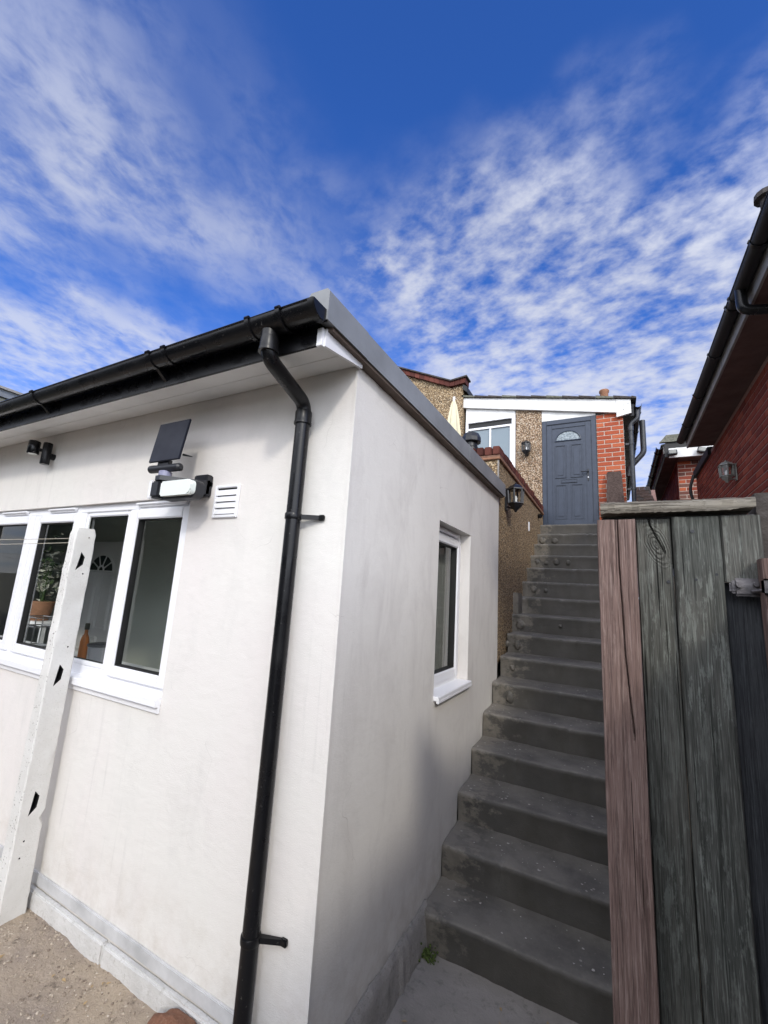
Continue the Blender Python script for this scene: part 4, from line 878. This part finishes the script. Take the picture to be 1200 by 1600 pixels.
m = Mat('frosted_pane', 0.2); m.col(m.mix(m.noise(3, 3), (0.15, 0.20, 0.235), (0.20, 0.25, 0.28))); bm = B(); box(bm, W0+0.05, -0.966, YU+0.03, YU+0.036, 2.351, 3.194); box(bm, -0.934, W1-0.101, YU+0.03, YU+0.036, 2.351, 3.194); part('pane', bm, m.m, UWN)
# fascia, roof
bm = B(); prism(bm, [(-1.48, YU-0.06, zf(-1.48)), (1.155, YU-0.06, zf(1.155)), (1.155, YU-0.06, zf(1.155)-0.235), (-1.48, YU-0.06, zf(-1.48)-0.20)], (0, 0.055, 0)); part('fascia', bm, M_FASC, UH)
bm = B(); prism(bm, [(1.157, YU-0.066, zf(1.157)-0.0), (1.368, YU-0.066, zf(1.368)), (1.372, YU-0.066, 3.13), (1.157, YU-0.066, 3.085)], (0, 0.061, 0)); FE = part('fascia_end', bm, M_FASC, UH)
bm = B(); tube(bm, [(1.33, YU-0.068, 3.30), (1.33, YU-0.0655, 3.30)], 0.006, 8) ; tube(bm, [(1.26, YU-0.068, 3.20), (1.26, YU-0.0655, 3.20)], 0.006, 8); tube(bm, [(1.26, YU-0.068, 3.28), (1.26, YU-0.0655, 3.28)], 0.006, 8); part('nail', bm, M_SEAL, FE)
x = -1.50; i = 0
while x < 1.43:
    w = 0.26; x2 = min(x+w, 1.45); dz_ = random.uniform(0.0, 0.006)
    bm = B(); prism(bm, [(x, YU-0.10, zf(x)+0.003+dz_), (x2, YU-0.10, zf(x2)+0.003+dz_), (x2, YU-0.10, zf(x2)+0.030+dz_), (x, YU-0.10, zf(x)+0.045+dz_)], (0, 3.0, 0)); part('roof_tile', bm, M_TILE if i % 3 else M_TILEG, UH); x = x2+0.002; i += 1
# side eaves running back
bm = B(); half_gutter(bm, (1.47, YU-0.05, 3.27), (1.47, YU+7, 3.27), (1, 0, 0), 0.055); box(bm, 1.375, 1.412, YU+0.0, YU+7, 3.10, 3.30); box(bm, 1.26, 1.375, YU+0.0, YU+7, 3.10, 3.12); UG = part('gutter', bm, M_BLACK, UH, smooth=40)
bm = B(); box(bm, 1.2565, 1.262, YU+0.22, YU+7, 1.2, 3.098); part('side_wall', bm, M_BRICKDI, UH)
for y in (YU+0.3, YU+1.2, YU+2.2): bm = B(); strap(bm, (1.47, y, 3.27), (0, 1, 0), (1, 0, 0), 0.056, 0.03); part('gutter_bracket', bm, M_BLACK, UG)
bm = B(); tube(bm, bend([(1.46, YU+0.05, 3.22), (1.46, YU+0.05, 3.06), (1.355, YU+0.05, 2.98), (1.355, YU+0.05, 1.2)], 0.05, 5), 0.034, 14); lathe(bm, (1.355, YU+0.05, 0), [(0.042, 2.86), (0.042, 2.93)], 14); UD = part('downpipe', bm, M_DPIPE, UH, smooth=40)
bm = B()
for z in (2.62, 1.86): lathe(bm, (1.355, YU+0.05, 0), [(0.041, z), (0.041, z+0.03)], 14); box(bm, 1.27, 1.33, YU+0.03, YU+0.07, z, z+0.03)
part('pipe_clip', bm, M_DPIPE, UD)
bm = B(); tube(bm, bend([(1.545, YU+0.45, 3.17), (1.545, YU+0.45, 2.60), (1.33, YU+0.45, 2.35), (1.30, YU+0.45, 2.20)], 0.06, 5), 0.045, 14); part('soil_pipe', bm, M_DPIPE, UH, smooth=40, label='dark vent pipe rising past the gutter with a bend')
bm = B(); lathe(bm, (0.985, YU+0.35, 0), [(0.075, 3.43), (0.07, 3.48), (0.066, 3.72), (0.080, 3.74), (0.082, 3.77), (0.070, 3.785)], 18); part('chimney_pot', bm, M_CLAY, UH, smooth=40)

# taller pebbledashed gable at the left
GB = thing('pebbledash_gable', 'taller pebbledashed house end with dark red tiled coping, behind the white building', 'house', (-2.6, 6.0, 1.2))
def zg(x): return 4.60+(x+2.74)/(-1.711+2.74)*(4.13-4.60) if x < -1.711 else 4.13+(x+1.711)*0.12
bm = B(); prism(bm, [(-4.6, 6.0, 1.2), (-1.47, 6.0, 1.2), (-1.47, 6.0, zg(-1.47)-0.02), (-1.711, 6.0, zg(-1.711)-0.02), (-4.6, 6.0, zg(-4.6)-0.02)], (0, 3.0, 0)); part('wall', bm, M_ROUGH2, GB)
x = -4.6
while x < -1.42:
    x2 = min(x+0.11, -1.40); bm = B(); j = random.uniform(-0.004, 0.004)
    prism(bm, [(x, 5.93+j, zg(x)-0.018), (x2-0.006, 5.93+j, zg(x2)-0.018), (x2-0.006, 5.95, zg(x2)+0.095), (x, 5.95, zg(x)+0.095)], (0, 0.25, 0)); part('coping_tile', bm, M_CAP, GB); x = x2
bm = B(); prism(bm, [(-4.6, 5.915, zg(-4.6)+0.097), (-1.711, 5.915, zg(-1.711)+0.097), (-1.38, 5.915, zg(-1.38)+0.097), (-1.38, 5.915, zg(-1.38)+0.125), (-1.711, 5.915, zg(-1.711)+0.125), (-4.6, 5.915, zg(-4.6)+0.125)], (0, 0.28, 0)); part('coping_cap', bm, M_TILE, GB)
bm = B(); prism(bm, [(-1.47, 5.96, 4.03), (-1.38, 5.96, 3.95), (-1.38, 5.96, 4.07), (-1.47, 5.96, 4.13)], (0, 2, 0)); part('eaves_board', bm, M_SEAL, GB)

# slabs leaning by the door
SB = B(); prism(SB, [(0.955, 5.72, 1.28), (1.225, 5.72, 1.28), (1.190, 6.03, 2.14), (1.175, 6.04, 2.16), (1.0, 6.04, 2.16), (0.985, 6.03, 2.14)], (0, 0.05, 0.0))
bmesh.ops.subdivide_edges(SB, edges=SB.edges[:], cuts=6, use_grid_fill=True)
for q in SB.verts: q.co += 0.006*noise.noise_vector(q.co*20)
tag(part('leaning_slab', SB, M_SLAB, smooth=40, at=(1.09, 5.75, 1.28)), 'dark pitted slab leaning against the orange brickwork beside the door', 'slab')
bm = B(); box(bm, 0.90, 1.9, 5.55, 6.09, 0.9, 1.275); tag(part('ledge_wall', bm, M_KERB, at=(1.4, 5.8, 0.9)), 'low concrete ledge under the leaning slab', 'ledge')
LR = thing('lean_to_roof', 'low lean-to roof of small dark brown tiles between the two houses', 'roof', (1.5, 6.6, 1.3))
for r in range(11):
    t0 = r/11; z0 = 1.35+t0*0.80; y0 = 6.5+t0*0.75
    for c in range(5 if r % 2 else 4):
        xa = 1.405+t0*0.0+c*0.085-(0.04 if r % 2 else 0); xb = min(xa+0.082, 1.74-0.10*t0); xa = max(xa, 1.40)
        if xb-xa < 0.02: continue
        bm = B(); prism(bm, [(xa, y0-0.03, z0-0.004), (xb, y0-0.03, z0-0.004), (xb, y0-0.03, z0+0.010), (xa, y0-0.03, z0+0.010)], (0, 0.115, 0.095)); part('tile', bm, M_SLAB if (r+c) % 4 else M_TILE, LR)
bm = B(); prism(bm, [(1.39, 6.5, 1.30), (1.39, 7.3, 2.12), (1.39, 7.3, 0.2), (1.39, 6.5, 0.2)], (0.34, 0, 0)); part('wall', bm, M_MORTARD, LR)

# ------------------------------------------------------------------ right hand house
RH = thing('brick_house', 'dark red brick house with black guttered eaves along the right side of the passage', 'house', (2.4, 4, -1.9))
RX, RZ = 2.30, 2.275
bm = B(); box(bm, RX+0.004, 5.2, 0.0, 6.96, -2.0, RZ); part('mortar', bm, M_MORTARD, RH)
cnt = 0; stuff = B()
for (a, z, w, h) in courses(0.01, 6.955, -1.95, RZ, flem=False):
    vis = a > 2.75 and z > 1.0+(a-3)*0.165
    if vis and cnt < 300: inst('brick', brick_mesh(w, h, 'x', M_BRICKD), (RX+0.002, a, z), RH); cnt += 1
    elif a > 0: box(stuff, RX-0.005, RX+0.02, a-w/2, a+w/2, z-h/2, z+h/2)
part('brickwork', stuff, M_BRICKDI, RH, kind='stuff')
EX = 2.00
bm = B(); box(bm, EX+0.022, RX+0.3, 0.0, 5.50, RZ+0.001, RZ+0.012); part('soffit', bm, M_SOFD, RH)
bm = B(); box(bm, EX, EX+0.02, 0.0, 5.51, RZ-0.005, RZ+0.145, 0.002); part('fascia', bm, M_FASCO, RH)
bm = B(); half_gutter(bm, (EX-0.054, 0.0, RZ+0.13), (EX-0.054, 5.54, RZ+0.13), (-1, 0, 0), 0.050); tube(bm, [(EX-0.104, 0.0, RZ+0.13), (EX-0.104, 5.54, RZ+0.13)], 0.006, 6)
prism(bm, [Vector((EX-0.054-math.cos(math.pi*i/12)*0.052, 5.54, RZ+0.13-math.sin(math.pi*i/12)*0.052)) for i in range(13)], (0, 0.008, 0)); RG = part('gutter', bm, M_SEAL, RH, smooth=40)
for y in (1.15, 1.65, 2.25, 2.36, 3.1, 4.0, 4.9): bm = B(); strap(bm, (EX-0.054, y, RZ+0.13), (0, 1, 0), (-1, 0, 0), 0.050, 0.028, 0.006); tube(bm, [(EX-0.107, y-0.012, RZ+0.132), (EX-0.107, y+0.012, RZ+0.132)], 0.010, 6); part('gutter_bracket', bm, M_BLACK, RG, smooth=40)
bm = B(); tube(bm, bend([(EX-0.062, 2.12, RZ+0.11), (EX-0.062, 2.12, RZ-0.07), (RX-0.045, 2.12, RZ-0.13), (RX-0.045, 2.12, -1.9)], 0.06, 6), 0.036, 16); part('downpipe', bm, M_BLACK, RH, smooth=40)
# roof tiles: two lowest courses as tiles, the rest one slope
bm = B(); prism(bm, [(EX-0.01, 0.0, RZ+0.15), (3.8, 0.0, RZ+1.35), (5.5, 0.0, RZ+0.0), (3.8, 0.0, RZ+1.25), (EX+0.03, 0.0, RZ+0.12)], (0, 5.6, 0)); part('roof', bm, M_TILE, RH)
bm = B(); box(bm, -0.10, 0.11, -0.078, 0.078, -0.007, 0.007); bmesh.ops.bevel(bm, geom=[e for e in bm.edges if abs(e.verts[0].co.y-e.verts[1].co.y) > 0.1], offset=0.005, segments=1, affect='EDGES'); tl = part('roof_tile', bm, M_TILE, None); tm = tl.data; bpy.data.objects.remove(tl)
for i in range(34):
    y = 0.08+i*0.162
    for r in range(2): inst('roof_tile', tm, (EX+0.030+r*0.16, y+(0.08 if r else 0), RZ+0.190+r*0.103+random.uniform(0, 0.006)), RH, (0, R(-33+random.uniform(-2, 2)), 0))
# far low wing beyond the eaves: dark capping over the wall
bm = B(); box(bm, RX-0.035, RX+0.1, 5.68, 6.99, RZ-0.07, RZ+0.05, 0.004); part('capping', bm, M_SEAL, RH)
bm = B(); tube(bm, bend([(RX-0.05, 6.85, RZ-0.05), (RX-0.12, 6.85, RZ-0.30), (RX-0.06, 6.85, RZ-0.55), (RX-0.05, 6.85, 0.5)], 0.1, 6), 0.022, 12); part('downpipe', bm, M_SEAL, RH, smooth=40)
lantern('wall_lantern', 'pale weathered lantern on the dark red brick wall at the right', (RX-0.006, 4.40, 1.60), (-1, 0, 0), 0.27, M_LANTG)
bm = B(); lathe(bm, (2.30, 2.62, 0), [(0.05, 3.25), (0.05, 3.50), (0.09, 3.51), (0.085, 3.56), (0.02, 3.60)], 12); 
tag(part('roof_vent', bm, M_TILE, at=(2.30, 2.62, 3.25)), 'dark vent pipe poking above the right hand roof', 'vent')
bm = B(); tube(bm, [(2.30, 2.62, 2.5), (2.30, 2.62, 3.26)], 0.03, 8); part('vent_stem', bm, M_TILE, bpy.data.objects['roof_vent']) if False else bm.free()

# ------------------------------------------------------------------ second brick house beyond
H2 = thing('far_house', 'far brick house with a bright white fascia and two floodlights beyond the passage', 'house', (2.4, 8.3, 0))
HX, HY, HZ = 2.21, 8.30, 2.96
bm = B(); box(bm, HX+0.004, 4.5, HY+0.004, 16, 0, HZ+0.02); part('mortar', bm, M_MORTAR, H2)
for (a, z, w, h) in courses(HX+0.008, 3.0, 1.78, HZ-0.05, flem=True): inst('brick', brick_mesh(w, h, 'y', M_BRICKM if random.random() < 0.8 else M_BRICK), (a, HY+0.001, z), H2)
stuff = B()
for (a, z, w, h) in courses(HY+0.01, 14, 1.7, HZ-0.03): box(stuff, HX-0.004, HX+0.02, a-w/2, a+w/2, z-h/2, z+h/2)
part('brickwork', stuff, M_BRICKDI, H2, kind='stuff')
bm = B(); box(bm, 2.045, 2.86, 7.96, 7.985, 2.90, 3.09, 0.002); part('fascia', bm, M_FASC, H2)
bm = B(); box(bm, 1.98, 2.044, 7.955, 7.985, 2.92, 3.19); box(bm, 2.0, 2.9, 7.962, 7.99, 3.091, 3.21); part('bargeboard', bm, M_SEAL, H2)
bm = B(); box(bm, 1.99, HX+0.4, 7.99, 16, 2.935, 2.95); box(bm, HX, 3.2, 7.99, HY+0.1, 2.905, 2.934); part('soffit', bm, M_SOFD, H2)
bm = B(); box(bm, 1.96, 1.985, 7.99, 16, 3.0, 3.15); part('side_fascia', bm, M_FASCO, H2)
bm = B(); half_gutter(bm, (1.90, 7.95, 3.14), (1.90, 16, 3.14), (-1, 0, 0), 0.058); HG = part('gutter', bm, M_BLACK, H2, smooth=40)
for i in range(7): bm = B(); strap(bm, (1.90, 8.3+i*0.9, 3.14), (0, 1, 0), (-1, 0, 0), 0.058, 0.03, 0.01); part('gutter_bracket', bm, M_BLACK, HG)
for i in range(5):
    bm = B(); xa = 1.90+i*0.20; prism(bm, [(xa, 7.92, 3.212+0.0), (xa+0.195, 7.92, 3.212), (xa+0.195, 7.99, 3.30), (xa+(0.08 if i == 0 else 0), 7.99, 3.30)], (0, 0.01, 0.012)); part('roof_tile', bm, M_TILEG, H2)
bm = B(); prism(bm, [(1.90, 7.94, 3.212), (3.1, 7.94, 3.212), (3.1, 7.97, 3.37), (2.02, 7.97, 3.37)], (0, 0.05, 0.0)); part('tiled_verge', bm, M_TILEG, H2)
bm = B(); prism(bm, [(1.93, 7.99, 3.16), (3.2, 9.2, 3.85), (4.6, 9.2, 3.85), (4.6, 7.99, 3.16)], (0, 0.01, 0.03)); prism(bm, [(1.93, 8.0, 3.16), (3.2, 9.2, 3.85), (3.2, 16, 3.85), (1.93, 16, 3.16)], (0.0, 0, 0.03)); part('roof', bm, M_TILEG, H2)
for x, tl_, lb in ((2.10, 0, 'floodlight at the left end of the far white fascia'), (2.56, 14, 'tilted floodlight on the middle of the far white fascia')):
    t = thing('floodlight', lb, 'floodlight', (x, 7.96, 2.95), 'floodlights on the far fascia')
    rot = Matrix.Translation((x, 7.90, 2.98)) @ Matrix.Rotation(R(tl_), 4, 'Y') @ Matrix.Rotation(R(-18), 4, 'X')
    b = bmesh.new(); box(b, -0.075, 0.075, -0.03, 0.03, -0.05, 0.05, 0.006); bm = B(); merge(bm, b, rot); tube(bm, [(x, 7.93, 2.98), (x, 7.965, 2.95)], 0.02, 6); part('housing', bm, M_DARKPL, t)
    b = bmesh.new(); box(b, -0.055, 0.055, -0.034, -0.0305, -0.035, 0.035); bm = B(); merge(bm, b, rot); part('lens', bm, M_GREYLENS if False else M_LANTG, t)

# distant chimney at the far left
CH = thing('chimney', 'distant grey chimney stack just above the black gutter at the left edge', 'chimney', (-16.6, 4.4, 3))
bm = B(); prism(bm, [(-18.2, 4.0, 2.0), (-16.0, 4.0, 2.0), (-16.0, 4.0, 4.6), (-16.85, 4.0, 5.66), (-18.2, 4.0, 5.66)], (0, 0.9, 0)); part('stack', bm, M_TILEG, CH)
bm = B(); box(bm, -18.3, -16.75, 3.92, 5.0, 5.66, 5.90); part('flashing', bm, M_TRIM, CH)
bm = B(); box(bm, -18.4, -16.65, 3.9, 5.05, 5.90, 5.98); part('cap', bm, M_KERB, CH)

# ------------------------------------------------------------------ gate and fence at the right
def plank(x0, x1, yf, yb, z0, z1, mat, parent, name='board', cracks=(), topcut=None, nx=16, nz=90, seed=0.0, edge=0.004, label=None, knots=()):
    bm = B(); g = []
    for j in range(nz+1):
        z = z0+(z1-z0)*(1-(1-j/nz)**3.0); row = []
        for i in range(nx+1):
            f = i/nx; x = x0+(x1-x0)*f; zt = z
            if topcut and j == nz: zt = z+topcut(f)
            d = 0.0025*noise.noise((x*60+seed, seed, z*1.2))+0.0015*noise.noise((x*160, seed, z*3))
            if i in (0, nx): d += edge
            for (pts, wid, dep) in cracks:
                for (xa, za), (xb, zb) in zip(pts, pts[1:]):
                    if min(za, zb) <= z <= max(za, zb):
                        xc = xa+(xb-xa)*(z-za)/(zb-za)
                        k = abs(x-xc)/wid
                        if k < 1: d += dep*(1-k)
            ex = 0.0015*noise.noise((seed*3, f*0.1, z*6)) if i in (0, nx) else 0
            row.append(bm.verts.new((x+ex, yf+d, zt)))
        g.append(row)
    for a, b in zip(g, g[1:]):
        for i in range(nx): bm.faces.new((a[i], a[i+1], b[i+1], b[i]))
    bl = [bm.verts.new((x0, yb, r[0].co.z)) for r in g]; br = [bm.verts.new((x1, yb, r[-1].co.z)) for r in g]
    for j in range(nz):
        bm.faces.new((g[j][0], g[j+1][0], bl[j+1], bl[j])); bm.faces.new((g[j][nx], br[j], br[j+1], g[j+1][nx])); bm.faces.new((bl[j], bl[j+1], br[j+1], br[j]))
    bm.faces.new([bl[-1]]+g[-1]+[br[-1]]); bm.faces.new([br[0]]+g[0][::-1]+[bl[0]])
    return part(name, bm, mat, parent, smooth=45, label=label)
GT = thing('timber_gate', 'weathered green-grey boarded gate with a bleached top rail at the right', 'gate', (1.18, -0.35, ZP))
YG = -0.35
plank(1.003, 1.084, YG-0.050, YG+0.03, -1.94, 0.208, M_REDW, GT, 'gate_post', cracks=[([(1.0465, 0.22), (1.047, 0.10), (1.050, 0.0), (1.052, -0.10), (1.058, -0.20), (1.064, -0.28)], 0.0019, 0.014)], nx=56, nz=170, seed=1.3, edge=0.003, label='red-brown timber post split down its face at the left of the gate')
tc1 = lambda f: 0.004*math.sin(f*9)-(0.0 if f < 0.72 else 0.0)
plank(1.087, 1.1585, YG-0.006, YG+0.02, -1.9, 0.2145, M_KNOTW, GT, cracks=[([(1.112, 0.225), (1.116, 0.20), (1.130, 0.165), (1.145, 0.13)], 0.0022, 0.012)], nx=40, nz=140, seed=2.7)
plank(1.1600, 1.2490, YG-0.018, YG+0.012, -1.9, 0.2165, M_GRNW, GT, nx=26, nz=120, seed=4.1)
plank(1.2505, 1.322, YG-0.014, YG+0.012, 0.070, 0.2175, M_GRNW, GT, nx=20, nz=24, seed=5.9)
plank(1.2505, 1.322, YG+0.006, YG+0.03, -1.9, 0.069, M_DRKW, GT, nx=20, nz=90, seed=7.2, label='darker recessed board below the latch')
bm = B()
for (x, y, z, r) in ((1.198, YG-0.019, 0.182, 0.0040), (1.198, YG-0.019, 0.072, 0.003), (1.147, YG-0.007, 0.066, 0.004), (1.236, YG-0.019, 0.085, 0.003)):
    tube(bm, [(x, y, z), (x, y+0.003, z)], r, 10)
part('nail', bm, M_DARKPL, GT)
# top rail (cap) projecting over the boards
bm = B(); n = 60; rows = []
for i in range(n+1):
    x = 1.011+(1.312-1.011)*i/n
    e = 0.0016*noise.noise((x*40, 0, 0))+0.0012*noise.noise((x*160, 0, 0)); e2 = 0.0022*noise.noise((x*50, 4, 0))+0.0018*noise.noise((x*170, 4, 0))+(-0.0 if i < 50 else 0.0)
    zl = 0.2265+0.0*(x-1.011)+e2+(0.006*max(0, (i-48)/12) if i > 48 else 0)
    rows.append([bm.verts.new(p) for p in ((x, YG-0.034, zl), (x, YG-0.036+e, zl+0.008), (x, YG-0.037-e, 0.248+e), (x, YG-0.031, 0.2545+e), (x, YG+0.05, 0.2575), (x, YG+0.05, 0.2300), (x, YG-0.030, zl+0.001))])
for a, b in zip(rows, rows[1:]):
    m_ = len(a)
    for k in range(m_): bm.faces.new((a[k], a[(k+1) % m_], b[(k+1) % m_], b[k]))
bm.faces.new(rows[0]); bm.faces.new(rows[-1][::-1]); part('top_rail', bm, M_RAIL, GT, smooth=50, label='bleached grainy top rail over the gate boards')
bm = B(); box(bm, 1.012, 1.322, YG+0.0205, YG+0.045, 0.10, 0.2262, 0.002); part('frame_rail', bm, M_SEAL, GT)
# unseen fence added behind the gate to shade the lower steps
BF = thing('shade_fence', 'low boarded fence added unseen behind the gate to shade the lower steps', 'fence', (1.33, 0.6, ZP))
y = -0.29; i = 0
while y < 2.4: bm = B(); box(bm, 1.325, 1.343, y, y+0.118, ZP, 0.19+random.uniform(-0.005, 0.005), 0.002); part('fence_board', bm, M_PALEW, BF); y += 0.121; i += 1
# latch
LT = thing('gate_latch', 'worn metal gate latch bridging the gate and the corner post', 'latch', (1.30, YG-0.03, 0.06))
bm = B(); box(bm, 1.262, 1.318, YG-0.026, YG-0.0145, 0.040, 0.078, 0.005); box(bm, 1.256, 1.275, YG-0.024, YG-0.0145, 0.046, 0.072, 0.004); box(bm, 1.30, 1.345, YG-0.068, YG-0.060, 0.043, 0.076, 0.004); box(bm, 1.312, 1.318, YG-0.06, YG-0.02, 0.043, 0.076, 0.002); part('plate', bm, M_METAL, LT, smooth=30)
bm = B(); tube(bm, [(1.272, YG-0.034, 0.064), (1.272, YG-0.016, 0.064)], 0.0065, 10); tube(bm, [(1.292, YG-0.030, 0.050), (1.350, YG-0.068, 0.064)], 0.0035, 8); tube(bm, [(1.30, YG-0.032, 0.066), (1.30, YG-0.02, 0.066)], 0.005, 10); part('bolt', bm, M_METAL, LT, smooth=30)
# corner post, dark post behind, side fence
FN = thing('side_fence', 'tall boarded side fence running back past the viewer from the gate', 'fence', (1.40, -1.6, ZP))
plank(1.306, 1.40, YG-0.062, YG-0.022, -1.9, 0.118, M_REDW, FN, 'corner_post', nx=16, nz=80, seed=9.1)
plank(1.3245, 1.40, YG+0.022, YG+0.09, -1.9, 0.275, M_TILE, FN, 'rear_post', nx=12, nz=60, seed=9.7)
y = YG-0.07; i = 0
while y > -3.3:
    bm = B(); box(bm, 1.365+(0.012 if i % 2 else 0), 1.385+(0.012 if i % 2 else 0), y-0.125, y, ZP, 0.12+random.uniform(-0.006, 0.006), 0.002); part('fence_board', bm, M_DRKW, FN); y -= 0.118 if i % 2 else 0.13; i += 1
for z in (-1.5, -0.2): bm = B(); box(bm, 1.40, 1.44, -3.3, YG-0.06, z, z+0.06); part('fence_rail', bm, M_DRKW, FN)

# garden trees that the front window mirrors
HG_ = thing('garden_hedge', 'tall dark hedge across the garden, mirrored in the front window', 'hedge', (-12, -9.5, -1.9))
bm = B(); bmesh.ops.create_grid(bm, x_segments=110, y_segments=30, size=0.5)
for q in bm.verts:
    x = -12+q.co.x*26; z = -2.0+(q.co.y+0.5)*5.6; y = -9.3+0.5*noise.noise((x*0.5, z*0.5, 0))+0.35*noise.noise((x*1.7, z*1.7, 4))+0.25*noise.noise((x*5, z*5, 7))
    q.co = Vector((x, y, z+(0.8*noise.noise((x*0.35, 2, 0))+0.3*noise.noise((x*2, 3, 0)) if q.co.y > 0.45 else 0)))
r_ = bmesh.ops.extrude_face_region(bm, geom=bm.faces[:]); bmesh.ops.translate(bm, verts=[g_ for g_ in r_['geom'] if isinstance(g_, bmesh.types.BMVert)], vec=(0, -1.2, 0))
hm = Mat('hedge_leaf', 0.8); hm.col(hm.mix(hm.rng(hm.noise(9, 5, 0.7), 0.4, 0.65), (0.05, 0.07, 0.035), (0.12, 0.15, 0.07))); hm.bump(hm.noise(14, 4, 0.7), 1.0, 0.1)
part('foliage', bm, hm.m, HG_)
for i in range(8):
    bm = B(); tube(bm, [(-23.5+i*3.2, -9.9, -2.0), (-23.5+i*3.2, -9.9, 0.5)], [0.09, 0.05], 8); part('trunk', bm, M_DRKW, HG_)

bm = B()
for i in range(46):
    if i < 30: x, y = random.uniform(-2.2, -0.3), -0.06-abs(random.gauss(0, 0.25)); z = soil_z(x, y)+0.004
    else: x, y = random.uniform(0.06, 0.9), random.uniform(0.1, 1.0); z = ZP+0.008
    a = random.uniform(0, 6.3); L = random.uniform(0.008, 0.018); d = Vector((math.cos(a), math.sin(a), random.uniform(-0.1, 0.2))); e = Vector((-math.sin(a), math.cos(a), random.uniform(-0.3, 0.3)))*0.4
    c = Vector((x, y, z+0.003)); v4 = [bm.verts.new(q) for q in (c-d*L, c-d*L*0.2+e*L+Vector((0, 0, 0.003)), c+d*L, c-d*L*0.2-e*L)]
    bm.faces.new(v4)
lv = part('dry_leaves', bm, simple('dry_leaf', (0.34, 0.24, 0.12), 0.8), kind='stuff'); tag(lv, 'small dry leaves and straw scattered on the soil and path', 'leaves')
